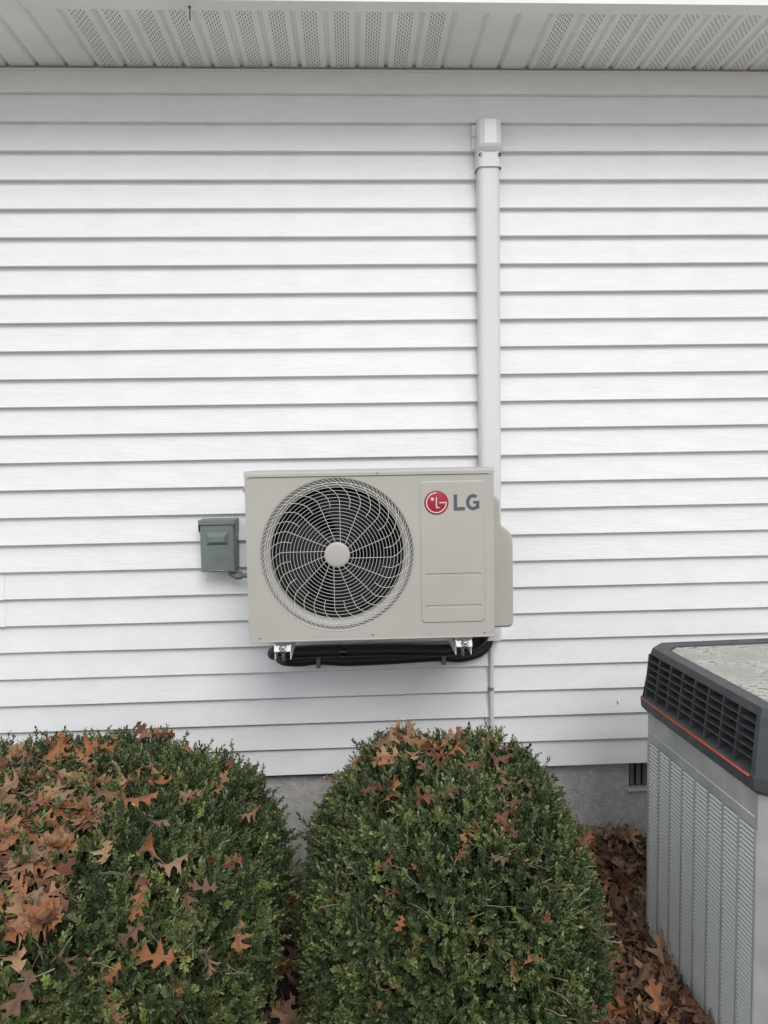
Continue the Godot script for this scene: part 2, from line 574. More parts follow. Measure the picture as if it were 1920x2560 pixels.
func hook() -> void:
	var t := thing("eave_hook", "small dark metal hook hanging under the fascia of the eave", "hook")
	var st := st_new(true)
	var pts := []
	var c := Vector3(-0.4795, 3.0185, 0.372)
	pts.append(c + Vector3(-0.002, 0.027, 0.0))
	pts.append(c + Vector3(-0.002, 0.018, 0.0))
	for i in 9:
		var a := PI * i / 8.0
		pts.append(c + Vector3(-0.002 * cos(a), -0.012 - 0.007 * sin(a), 0.008 - 0.008 * cos(a)))
	pts.append(c + Vector3(0.002, 0.004, 0.016))
	pts.append(c + Vector3(0.0015, 0.014, 0.014))
	tube(st, pts, 0.0019, 8)
	part("wire", st, M.black_iron, t)
	st = st_new(true)
	tube(st, [c + Vector3(-0.002, 0.022, 0), c + Vector3(-0.002, 0.0255, 0)], 0.0042, 10)
	part("collar", st, M.black_iron, t)

# ------------------------------------------------------------------ line cover
func duct_profile(x0: float, x1: float, d: float) -> Array:
	# cross-section in x-z: rounded front corners
	var out := [Vector2(x0, 0.0)]
	for q in [[x0 + 0.020, 180.0], [x1 - 0.020, 90.0]]:
		for i in 6:
			var a := deg_to_rad(q[1] - 90.0 * i / 5.0)
			out.append(Vector2(q[0] + 0.020 * cos(a), d - 0.020 + 0.020 * sin(a)))
	out.append(Vector2(x1, 0.0))
	return out

func loft(st: SurfaceTool, secs: Array) -> void:
	# secs: [y, Array of Vector2(x, z)] from top to bottom, sections with the same count
	for i in secs.size() - 1:
		var a: Array = secs[i][1]; var b: Array = secs[i + 1][1]
		for k in a.size() - 1:
			quad(st, Vector3(a[k].x, secs[i][0], a[k].y), Vector3(b[k].x, secs[i + 1][0], b[k].y), Vector3(b[k + 1].x, secs[i + 1][0], b[k + 1].y), Vector3(a[k + 1].x, secs[i][0], a[k + 1].y))

func line_cover() -> void:
	var t := thing("line_cover", "tall white plastic pipe duct with an elbow cap on the siding", "pipe cover", Vector3(0, 0, 0.013))
	var st := st_new(true)
	loft(st, [[2.70, duct_profile(0.4745, 0.5535, 0.066)], [1.6, duct_profile(0.4735, 0.5525, 0.066)], [0.936, duct_profile(0.472, 0.551, 0.066)]])
	part("duct", st, M.duct, t)
	# collar of the cap with a curved lower edge
	st = st_new(true)
	loft(st, [[2.728, duct_profile(0.470, 0.558, 0.070)], [2.676, duct_profile(0.470, 0.558, 0.070)]])
	part("collar", st, M.duct_cap, t)
	st = st_new(true)
	var p := []
	for q in duct_profile(0.469, 0.559, 0.0705): p.append(Vector3(q.x, 2.6755, q.y))
	tube(st, p, 0.0013, 6)
	part("collar_rim", st, M.duct_cap, t)
	# hood: the swept elbow that turns into the wall
	st = st_new()
	var secs := []
	for s in [[2.858, 0.026, 0.026, 0.0], [2.856, 0.034, 0.044, 0.2], [2.851, 0.0395, 0.062, 0.5], [2.844, 0.0415, 0.075, 0.8], [2.834, 0.042, 0.083, 1.0], [2.79, 0.0430, 0.087, 1.0], [2.75, 0.0440, 0.089, 1.0], [2.741, 0.0438, 0.084, 1.0], [2.7275, 0.0435, 0.072, 1.0]]:
		var sec := []
		var cx := 0.514
		var w: float = s[1]; var d: float = s[2]
		var ch: float = minf(0.022, d * 0.5)
		sec.append(Vector2(cx - w, 0)); sec.append(Vector2(cx - w, d - ch)); sec.append(Vector2(cx - w + 0.006, d - ch * 0.45)); sec.append(Vector2(cx - w + 0.022, d))
		sec.append(Vector2(cx + w - 0.022, d)); sec.append(Vector2(cx + w - 0.006, d - ch * 0.45)); sec.append(Vector2(cx + w, d - ch)); sec.append(Vector2(cx + w, 0))
		secs.append([s[0], sec])
	loft(st, secs)
	# roof of the hood
	var top: Array = secs[0][1]
	for k in range(1, top.size() - 1):
		tri(st, Vector3(top[0].x, 2.858, top[0].y), Vector3(top[k].x, 2.858, top[k].y), Vector3(top[k + 1].x, 2.858, top[k + 1].y))
	part("hood", st, M.duct_cap, t)
	# wall flange with its seam
	for e in [[2.800, 2.842], [2.750, 2.7985]]:
		st = st_new()
		rbox(st, Vector3(0.4575, e[0], 0.0), Vector3(0.5705, e[1], 0.024), 0.005)
		part("flange", st, M.duct_cap, t)
	for x in [0.481, 0.549]:
		st = st_new(true)
		lathe(st, Vector3(x, 2.717, 0.0665), [Vector2(0.0001, 0.0005), Vector2(0.0045, 0.001), Vector2(0.0055, 0.0045), Vector2(0.0062, 0.0045), Vector2(0.0065, -0.004)], 12)
		part("screw_hole", st, M.black_iron, t)

# ------------------------------------------------------------------ heat pump
const FZ := 0.48
func screw(parent: Node3D, at: Vector3, r := 0.004) -> void:
	var st := st_new(true)
	lathe(st, at, [Vector2(r, 0.0), Vector2(r, 0.0012), Vector2(r * 0.7, 0.0026), Vector2(r * 0.3, 0.0029), Vector2(0, 0.0018)], 10)
	part("screw", st, M.zinc, parent)

func heat_pump() -> void:
	var t := thing("heat_pump", "beige outdoor heat pump unit with round fan grille and red emblem", "heat pump")
	var xl := -0.340; var xr := 0.443; var yb := 1.056; var yt := 1.5745
	var bz := 0.195
	var c := Vector2(-0.056, 1.3285)
	var R := 0.2415
	# front panel with the round opening
	var st := st_new()
	var ang := []
	for i in 120: ang.append(TAU * i / 120.0)
	for q in [Vector2(xl, yb), Vector2(xr, yb), Vector2(xr, yt), Vector2(xl, yt)]: ang.append(fposmod((q - c).angle(), TAU))
	ang.sort()
	var rim := func(a: float) -> Vector2:
		var d := Vector2(cos(a), sin(a))
		var s := 1e9
		if d.x > 1e-6: s = minf(s, (xr - c.x) / d.x)
		if d.x < -1e-6: s = minf(s, (xl - c.x) / d.x)
		if d.y > 1e-6: s = minf(s, (yt - c.y) / d.y)
		if d.y < -1e-6: s = minf(s, (yb - c.y) / d.y)
		return c + d * s
	for i in ang.size():
		var a: float = ang[i]; var b: float = ang[(i + 1) % ang.size()]
		var i0 := c + Vector2(cos(a), sin(a)) * (R + 0.002); var i1 := c + Vector2(cos(b), sin(b)) * (R + 0.002)
		var o0: Vector2 = rim.call(a); var o1: Vector2 = rim.call(b)
		quad(st, Vector3(i0.x, i0.y, FZ), Vector3(o0.x, o0.y, FZ), Vector3(o1.x, o1.y, FZ), Vector3(i1.x, i1.y, FZ))
	# folded edges of the front sheet
	for e in [[Vector2(xl, yb), Vector2(xr, yb)], [Vector2(xr, yb), Vector2(xr, yt)], [Vector2(xr, yt), Vector2(xl, yt)], [Vector2(xl, yt), Vector2(xl, yb)]]:
		var a: Vector2 = e[0]; var b: Vector2 = e[1]
		quad(st, Vector3(a.x, a.y, FZ - 0.03), Vector3(b.x, b.y, FZ - 0.03), Vector3(b.x, b.y, FZ), Vector3(a.x, a.y, FZ))
	part("front_panel", st, M.beige, t)
	# side, rear and bottom sheets
	st = st_new()
	box(st, Vector3(xl + 0.002, yb + 0.002, bz), Vector3(xl + 0.004, yt, FZ - 0.001))
	box(st, Vector3(xr - 0.004, yb + 0.002, bz), Vector3(xr - 0.002, yt, FZ - 0.001))
	box(st, Vector3(xl + 0.004, yb + 0.004, bz), Vector3(xr - 0.004, yt, bz + 0.002))
	part("casing", st, M.beige, t)
	st = st_new()
	rbox(st, Vector3(xl + 0.003, yb - 0.004, bz - 0.004), Vector3(xr + 0.001, yb + 0.0015, FZ + 0.0012), 0.0015)
	part("base_pan", st, M.beige, t)
	# lid with a rounded front edge
	st = st_new(true)
	var prof := [Vector2(FZ + 0.0035, yt + 0.002), Vector2(FZ + 0.0040, yt + 0.012), Vector2(FZ + 0.0025, yt + 0.0165), Vector2(FZ - 0.002, yt + 0.0195), Vector2(FZ - 0.008, yt + 0.0205), Vector2(bz - 0.004, yt + 0.0205), Vector2(bz - 0.004, yt + 0.002), Vector2(FZ + 0.0035, yt + 0.002)]
	for i in prof.size() - 1:
		st.set_smooth_group(1 if i < 4 else -1)
		quad(st, Vector3(xl - 0.0015, prof[i].y, prof[i].x), Vector3(xr + 0.0015, prof[i].y, prof[i].x), Vector3(xr + 0.0015, prof[i + 1].y, prof[i + 1].x), Vector3(xl - 0.0015, prof[i + 1].y, prof[i + 1].x))
	st.set_smooth_group(-1)
	for x in [xl - 0.0015, xr + 0.0015]:
		for i in range(1, prof.size() - 2):
			tri(st, Vector3(x, prof[0].y, prof[0].x), Vector3(x, prof[i].y, prof[i].x), Vector3(x, prof[i + 1].y, prof[i + 1].x))
	part("lid", st, M.beige, t)
	# fan shroud: recessed lip, ring land and bell mouth
	st = st_new(true)
	lathe(st, Vector3(c.x, c.y, FZ), [Vector2(R + 0.003, 0.0012), Vector2(R, 0.0012), Vector2(R - 0.001, -0.003), Vector2(R - 0.009, -0.015), Vector2(R - 0.0150, -0.019), Vector2(R - 0.020, -0.021), Vector2(R - 0.026, -0.026), Vector2(R - 0.030, -0.034)], 120)
	part("fan_shroud", st, M.beige, t)
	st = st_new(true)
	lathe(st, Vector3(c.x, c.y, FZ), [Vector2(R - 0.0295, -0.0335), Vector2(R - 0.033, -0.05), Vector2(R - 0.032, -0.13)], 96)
	part("fan_duct", st, M.fan, t)  # black colour stands in for shade deep inside the beige mouth
	# dark interior with coil
	st = st_new()
	box(st, Vector3(xl + 0.008, yb + 0.01, bz + 0.010), Vector3(0.19, yt - 0.01, bz + 0.030))
	part("coil", st, M.coil, t)
	st = st_new()
	box(st, Vector3(0.191, yb + 0.01, bz + 0.010), Vector3(0.195, yt - 0.01, FZ - 0.05))
	part("partition", st, M.coil, t)
	# fan: hub and three blades
	var fan := part("fan", fan_mesh(c), M.fan, t)
	st = st_new()
	box(st, Vector3(c.x + 0.03, yb + 0.02, bz + 0.05), Vector3(c.x + 0.055, yt - 0.02, bz + 0.06))
	box(st, Vector3(c.x - 0.055, yb + 0.02, bz + 0.05), Vector3(c.x - 0.03, yt - 0.02, bz + 0.06))
	part("motor_bracket", st, M.fan, t)
	# guard: concentric rings, swirling spokes, slanting teeth
	var g := Node3D.new(); g.name = "fan_guard"; t.add_child(g); g.position = Vector3(c.x, c.y, FZ)
	var zring := func(r: float) -> float: return 0.004 if r < 0.19 else lerpf(0.004, 0.0, clampf((r - 0.19) / 0.05, 0, 1))
	var rr := []
	for i in 16: rr.append(0.0505 + 0.01085 * i)
	rr.append(0.2205); rr.append(0.2275)
	for i in rr.size():
		var r: float = rr[i]
		var pts := []
		for k in 80: pts.append(Vector3(r * cos(TAU * k / 80), r * sin(TAU * k / 80), zring.call(r)))
		st = st_new(true)
		tube(st, pts, 0.00075 if i < 16 else 0.0012, 6, true)
		part("guard_ring", st, M.wire, g)
	var spoke := func(r0: float) -> ArrayMesh:
		var pts := []
		var s2 := st_new(true)
		for i in 25:
			var r := lerpf(r0, 0.2275, i / 24.0)
			var a := -asin(0.0113 / r)
			var b := clampf((r - 0.168) / (0.2275 - 0.168), 0, 1)
			a += 0.25 * pow(b, 1.7)
			pts.append(Vector3(r * cos(a), r * sin(a), zring.call(r) + 0.0018))
		tube(s2, pts, 0.00092, 6)
		return finish(s2)
	var full: ArrayMesh = spoke.call(0.039)
	var half: ArrayMesh = spoke.call(0.1480)
	for k in 16:
		var a0 := deg_to_rad(90.0) + TAU * k / 16.0
		put("guard_spoke", full, M.wire, g, Transform3D(Basis(Vector3(0, 0, 1), a0), Vector3.ZERO))
		put("guard_spoke", half, M.wire, g, Transform3D(Basis(Vector3(0, 0, 1), a0 + TAU / 32.0), Vector3.ZERO))
	st = st_new()
	var ta := 0.085
	for e in [0, 1]: pass
	var i0 := Vector3(0.2280, 0, 0.0004); var i1 := Vector3(0.2400 * cos(ta), 0.2400 * sin(ta), 0.0008)
	var tdir := (i1 - i0).normalized(); var tn := Vector3(-tdir.y, tdir.x, 0) * 0.0007
	for q in [[i0 - tn, i1 - tn, i1 + tn, i0 + tn]]:
		quad(st, q[0], q[1], q[2], q[3])
		var dn := Vector3(0, 0, -0.011)
		quad(st, q[0] + dn, q[1] + dn * 0.35, q[1], q[0])
		quad(st, q[3], q[2], q[2] + dn * 0.35, q[3] + dn)
	var tooth := finish(st)
	for k in 94:
		put("guard_tooth", tooth, M.wire, g, Transform3D(Basis(Vector3(0, 0, 1), TAU * k / 94.0), Vector3.ZERO))
	st = st_new(true)
	lathe(st, Vector3(0, 0, 0.004), [Vector2(0.0395, -0.004), Vector2(0.0405, 0.0005), Vector2(0.0395, 0.002), Vector2(0.030, 0.0034), Vector2(0, 0.004)], 48)
	part("hub_cap", st, M.beige, g)
	# service cover, raised, with two pressed grooves
	service_cover(t)
	# emblem and letters
	var zt := FZ + 0.0032
	var ec := Vector2(0.260, 1.4868)
	st = st_new(true)
	lathe(st, Vector3(ec.x, ec.y, zt), [Vector2(0.0385, -0.0003), Vector2(0.0385, 0.0005), Vector2(0.0381, 0.0007), Vector2(0, 0.0007)], 56)
	var em := part("emblem", st, M.red, t)
	st = st_new()
	var arc := []
	for i in 49:
		var a := deg_to_rad(lerpf(90.0, 360.0, i / 48.0))
		arc.append(ec + Vector2(cos(a), sin(a)) * 0.0312)
	arc.append(ec + Vector2(0.009, 0.0))
	ribbon(st, arc.slice(0, 49), 0.0036, zt + 0.0007, zt + 0.0010)
	ribbon(st, [ec + Vector2(0.0332, 0.0), ec + Vector2(0.0090, 0.0)], 0.0036, zt + 0.0008, zt + 0.0012)
	ribbon(st, [ec + Vector2(0.0, 0.0172), ec + Vector2(0.0, -0.0155), ec + Vector2(0.0093, -0.0155)], 0.0036, zt + 0.0007, zt + 0.0011)
	lathe(st, Vector3(ec.x - 0.0127, ec.y + 0.0117, zt), [Vector2(0.0050, 0.0007), Vector2(0.0050, 0.0011), Vector2(0, 0.0011)], 20)
	part("emblem_mark", st, M.mark_pale, em)
	st = st_new()
	ribbon(st, [Vector2(0.3203, 1.5118), Vector2(0.3203, 1.4662), Vector2(0.3505, 1.4662)], 0.0108, zt - 0.0003, zt + 0.0008)
	part("letter", st, M.mark_grey, t)
	st = st_new()
	var gl := []
	for i in 31:
		var a := deg_to_rad(lerpf(52.0, 302.0, i / 30.0))
		gl.append(Vector2(0.3765 + 0.0172 * cos(a), 1.4865 + 0.0202 * sin(a)))
	gl.append(Vector2(0.3912, 1.4705)); gl.append(Vector2(0.3912, 1.4862))
	ribbon(st, gl, 0.0106, zt - 0.0003, zt + 0.0008)
	ribbon(st, [Vector2(0.3965, 1.4862), Vector2(0.3770, 1.4862)], 0.0088, zt - 0.0003, zt + 0.0010)
	part("letter", st, M.mark_grey, t)
	# screws and dimples
	for q in [[-0.307, 1.068], [0.052, 1.070], [0.411, 1.0685]]: screw(t, Vector3(q[0], q[1], FZ))
	screw(t, Vector3(0.074, 1.5845, FZ + 0.0038), 0.0034)
	screw(t, Vector3(-0.0565, 1.0965, FZ - 0.012), 0.0045)
	for x in [-0.127, 0.231]:
		st = st_new(true)
		lathe(st, Vector3(x, 1.069, FZ), [Vector2(0.0052, 0.0), Vector2(0.0045, 0.001), Vector2(0.0034, 0.0005), Vector2(0, 0.0002)], 16)
		part("dimple", st, M.beige, t)
	# hand grip on the far side and the valve cover
	st = st_new()
	rbox(st, Vector3(xl - 0.014, 1.528, 0.33), Vector3(xl + 0.003, 1.548, 0.44), 0.005)
	part("hand_grip", st, M.beige, t)
	st = st_new(true)
	var o := [Vector2(0.4415, 1.502), Vector2(0.466, 1.500), Vector2(0.478, 1.494), Vector2(0.487, 1.480), Vector2(0.4885, 1.412), Vector2(0.493, 1.400), Vector2(0.510, 1.386), Vector2(0.522, 1.374), Vector2(0.5285, 1.356), Vector2(0.5305, 1.330), Vector2(0.5315, 1.072), Vector2(0.529, 1.062), Vector2(0.523, 1.055), Vector2(0.514, 1.0525), Vector2(0.4415, 1.0525)]
	st.set_smooth_group(-1)
	prism(st, o, 0.20, 0.362, 0.007)
	part("valve_cover", st, M.beige, t)
	# feet
	for x in [-0.236, 0.344]:
		st = st_new()
		rbox(st, Vector3(x - 0.030, yb - 0.0125, 0.21), Vector3(x + 0.030, yb - 0.0045, FZ - 0.012), 0.002)
		part("foot", st, M.beige, t)

func fan_mesh(c: Vector2) -> SurfaceTool:
	var st := st_new(true)
	lathe(st, Vector3(c.x, c.y, 0.38), [Vector2(0.055, -0.05), Vector2(0.055, 0.01), Vector2(0.045, 0.022), Vector2(0, 0.025)], 32)
	for b in 3:
		var n := 10
		for i in n:
			for j in 8:
				var q := []
				for e in [[i, j], [i + 1, j], [i + 1, j + 1], [i, j + 1]]:
					var r := lerpf(0.052, 0.203, float(e[0]) / n)
					var u := float(e[1]) / 8.0
					var a := TAU * b / 3.0 + u * 1.55 + 0.5 * (r - 0.05) / 0.15
					q.append(Vector3(c.x + r * cos(a), c.y + r * sin(a), 0.345 + 0.055 * u + 0.01 * sin(u * PI)))
				quad(st, q[0], q[1], q[2], q[3])
	return st

func service_cover(t: Node3D) -> void:
	var x0 := 0.207; var x1 := 0.4135; var y0 := 1.1015; var y1 := 1.5555
	var r := 0.014
	var dz := 0.0032
	var st := st_new()
	var outer := round_rect(x0, y0, x1, y1, r, 6)
	var inner := round_rect(x0 + 0.0045, y0 + 0.0045, x1 - 0.0045, y1 - 0.0045, r - 0.0045, 6)
	st.set_smooth_group(3)
	for i in outer.size():
		var j := (i + 1) % outer.size()
		quad(st, Vector3(outer[i].x, outer[i].y, FZ), Vector3(outer[j].x, outer[j].y, FZ), Vector3(inner[j].x, inner[j].y, FZ + dz), Vector3(inner[i].x, inner[i].y, FZ + dz))
	st.set_smooth_group(-1)
	# flat face cut into bands around the grooves
	var gh := 0.0046
	var cuts := [y1 - 0.02, 1.2570 + gh, 1.2570 - gh, 1.1550 + gh, 1.1550 - gh, y0 + 0.02]
	var xi0 := x0 + 0.0045; var xi1 := x1 - 0.0045
	var z := FZ + dz
	var topf := []; var botf := []
	for p in inner:
		if p.y > cuts[0]: topf.append(p)
		if p.y < cuts[5]: botf.append(p)
	topf.append(Vector2(xi0, cuts[0])); topf.append(Vector2(xi1, cuts[0]))
	botf.append(Vector2(xi1, cuts[5])); botf.append(Vector2(xi0, cuts[5]))
	for poly in [topf, botf]:
		for k in range(1, poly.size() - 1):
			tri(st, Vector3(poly[0].x, poly[0].y, z), Vector3(poly[k].x, poly[k].y, z), Vector3(poly[k + 1].x, poly[k + 1].y, z))
	var rect := func(xa: float, xb: float, ya: float, yb: float) -> void:
		quad(st, Vector3(xa, ya, z), Vector3(xb, ya, z), Vector3(xb, yb, z), Vector3(xa, yb, z))
	for b in [[cuts[1], cuts[0]], [cuts[3], cuts[2]], [cuts[5], cuts[4]]]: rect.call(xi0, xi1, b[0], b[1])
	for b in [[cuts[2], cuts[1]], [cuts[4], cuts[3]]]:
		var ga := 0.2225; var gb := 0.3995
		rect.call(xi0, ga, b[0], b[1]); rect.call(gb, xi1, b[0], b[1])
		var zi := z - 0.0042
		var o := [Vector3(ga, b[0], z), Vector3(gb, b[0], z), Vector3(gb, b[1], z), Vector3(ga, b[1], z)]
		var i := [Vector3(ga + 0.003, b[0] + 0.0028, zi), Vector3(gb - 0.003, b[0] + 0.0028, zi), Vector3(gb - 0.003, b[1] - 0.0028, zi), Vector3(ga + 0.003, b[1] - 0.0028, zi)]
		for k in 4: quad(st, o[k], o[(k + 1) % 4], i[(k + 1) % 4], i[k])
		quad(st, i[0], i[1], i[2], i[3])
	part("service_cover", st, M.beige, t)

# ------------------------------------------------------------------ brackets and pipes
func brackets() -> void:
	var labels := ["white steel wall bracket arm at the fan side under the heat pump", "white steel wall bracket arm beside the pipe bends under the heat pump"]
	var xs := [-0.236, 0.344]
	for i in 2:
		var x: float = xs[i]
		var t := thing("wall_bracket", labels[i], "bracket", Vector3.ZERO, "wall brackets under the heat pump")
		var st := st_new()
		var yt := 1.030
		rbox(st, Vector3(x - 0.026, yt - 0.0025, 0.02), Vector3(x + 0.026, yt, 0.472), 0.001)
		box(st, Vector3(x - 0.026, yt - 0.036, 0.02), Vector3(x - 0.0235, yt - 0.0026, 0.470))
		box(st, Vector3(x + 0.0235, yt - 0.036, 0.02), Vector3(x + 0.026, yt - 0.0026, 0.470))
		part("arm", st, M.white_steel, t)
		st = st_new()
		rbox(st, Vector3(x - 0.026, 0.96, 0.0125), Vector3(x + 0.026, 1.45, 0.020), 0.001)
		part("upright", st, M.white_steel, t)
		st = st_new()
		rbox(st, Vector3(x - 0.024, yt + 0.0003, 0.43), Vector3(x + 0.024, yt + 0.0125, 0.474), 0.002)
		part("rubber_pad", st, M.black_rubber, t)
		# bent tab over the end of the foot
		st = st_new()
		var a := [Vector3(x - 0.027, yt + 0.013, 0.470), Vector3(x + 0.027, yt + 0.013, 0.470), Vector3(x + 0.025, yt - 0.004, 0.492), Vector3(x - 0.025, yt - 0.004, 0.492)]
		quad(st, a[3], a[2], a[1], a[0])
		var dn := Vector3(0, -0.002, -0.001)
		quad(st, a[0] + dn, a[1] + dn, a[2] + dn, a[3] + dn)
		quad(st, a[3] + dn, a[2] + dn, a[2], a[3])
		part("end_tab", st, M.white_steel, t)
		st = st_new(true)
		var b := Vector3(x + 0.002, yt + 0.002, 0.485)
		var up := Vector3(0, 0.79, 0.61)
		tube(st, [b, b + up * 0.004], 0.0125, 16)
		tube(st, [b + up * 0.0041, b + up * 0.012], 0.0085, 6)
		part("bolt", st, M.zinc, t)
		st = st_new(true)
		tube(st, [Vector3(x, yt - 0.045, 0.452), Vector3(x, yt - 0.003, 0.452)], 0.005, 8)
		tube(st, [Vector3(x, yt - 0.020, 0.452), Vector3(x, yt - 0.0045, 0.452)], 0.009, 6)
		part("nut", st, M.zinc, t)

func curve(p: Array, n := 8) -> Array:
	var out := []
	for i in p.size() - 1:
		var a: Vector3 = p[maxi(i - 1, 0)]; var b: Vector3 = p[i]; var c: Vector3 = p[i + 1]; var d: Vector3 = p[mini(i + 2, p.size() - 1)]
		for k in n:
			out.append(b.cubic_interpolate(c, a, d, float(k) / n))
	out.append(p[p.size() - 1])
	return out

func pipes() -> void:
	var t := thing("insulated_pipe", "straight black foam insulated pipe with a tape band below the heat pump", "pipe")
	var st := st_new(true)
	tube(st, curve([Vector3(-0.275, 0.955, 0.20), Vector3(-0.300, 0.935, 0.17), Vector3(-0.285, 0.921, 0.13), Vector3(-0.22, 0.921, 0.115), Vector3(-0.05, 0.922, 0.115), Vector3(0.15, 0.920, 0.115), Vector3(0.33, 0.914, 0.115), Vector3(0.42, 0.930, 0.12), Vector3(0.462, 0.965, 0.14), Vector3(0.470, 1.02, 0.18), Vector3(0.470, 1.07, 0.25)]), 0.0225, 18)
	part("insulation", st, M.foam, t)
	st = st_new(true)
	tube(st, [Vector3(-0.062, 0.9222, 0.115), Vector3(-0.055, 0.9222, 0.115), Vector3(-0.048, 0.9222, 0.115), Vector3(-0.040, 0.9222, 0.115)], [0.0236, 0.0240, 0.0235, 0.0238], 14, false, false)
	part("tape_band", st, M.tape, t)
	t = thing("insulated_pipe", "drooping black foam insulated pipe strapped to the siding below the heat pump", "pipe")
	st = st_new(true)
	tube(st, curve([Vector3(-0.262, 0.985, 0.24), Vector3(-0.284, 0.930, 0.14), Vector3(-0.278, 0.885, 0.075), Vector3(-0.22, 0.869, 0.045), Vector3(-0.146, 0.873, 0.040), Vector3(-0.05, 0.866, 0.045), Vector3(0.10, 0.867, 0.045), Vector3(0.24, 0.871, 0.042), Vector3(0.33, 0.872, 0.040), Vector3(0.40, 0.868, 0.046), Vector3(0.47, 0.889, 0.050), Vector3(0.500, 0.925, 0.050), Vector3(0.511, 0.985, 0.050)]), 0.0205, 18)
	part("insulation", st, M.foam, t)
	for x in [-0.146, 0.33]:
		st = st_new()
		var y := 0.873 if x < 0 else 0.872
		rbox(st, Vector3(x - 0.008, y - 0.028, 0.0145), Vector3(x + 0.008, y - 0.0205, 0.066), 0.001)
		rbox(st, Vector3(x - 0.008, y - 0.028, 0.0615), Vector3(x + 0.008, y + 0.022, 0.0640), 0.0008)
		rbox(st, Vector3(x - 0.008, y - 0.043, 0.0140), Vector3(x + 0.008, y - 0.0285, 0.0165), 0.0008)
		var sp := part("strap", st, M.conduit, t)
		screw(sp, Vector3(x, y - 0.035, 0.0166), 0.005)
	# corrugated drain hose
	t = thing("drain_hose", "thin cream corrugated drain hose running down the siding to the shrub", "hose")
	st = st_new(true)
	var pts := []
	var rad := []
	for i in 190:
		var y := 1.0 - 0.0033 * i
		pts.append(Vector3(0.5165 - 0.002 * sin(y * 6.0) + 0.001 * sin(y * 15.0), y, 0.030 + 0.002 * sin(y * 4.0)))
		rad.append(0.0094 if i % 2 == 0 else 0.0080)
	tube(st, pts, rad, 12)
	part("hose_wall", st, M.hose, t)
	st = st_new(true)
	tube(st, [Vector3(0.5155, 0.731, 0.0315), Vector3(0.5155, 0.743, 0.0315)], 0.0108, 14, false, false)
	var cl := part("clamp", st, M.conduit, t)
	st = st_new()
	rbox(st, Vector3(0.489, 0.731, 0.0135), Vector3(0.506, 0.743, 0.017), 0.001)
	rbox(st, Vector3(0.525, 0.731, 0.0135), Vector3(0.542, 0.743, 0.017), 0.001)
	part("clamp_ear", st, M.conduit, t)
	for x in [0.4955, 0.5365]: screw(t, Vector3(x, 0.737, 0.017), 0.005)

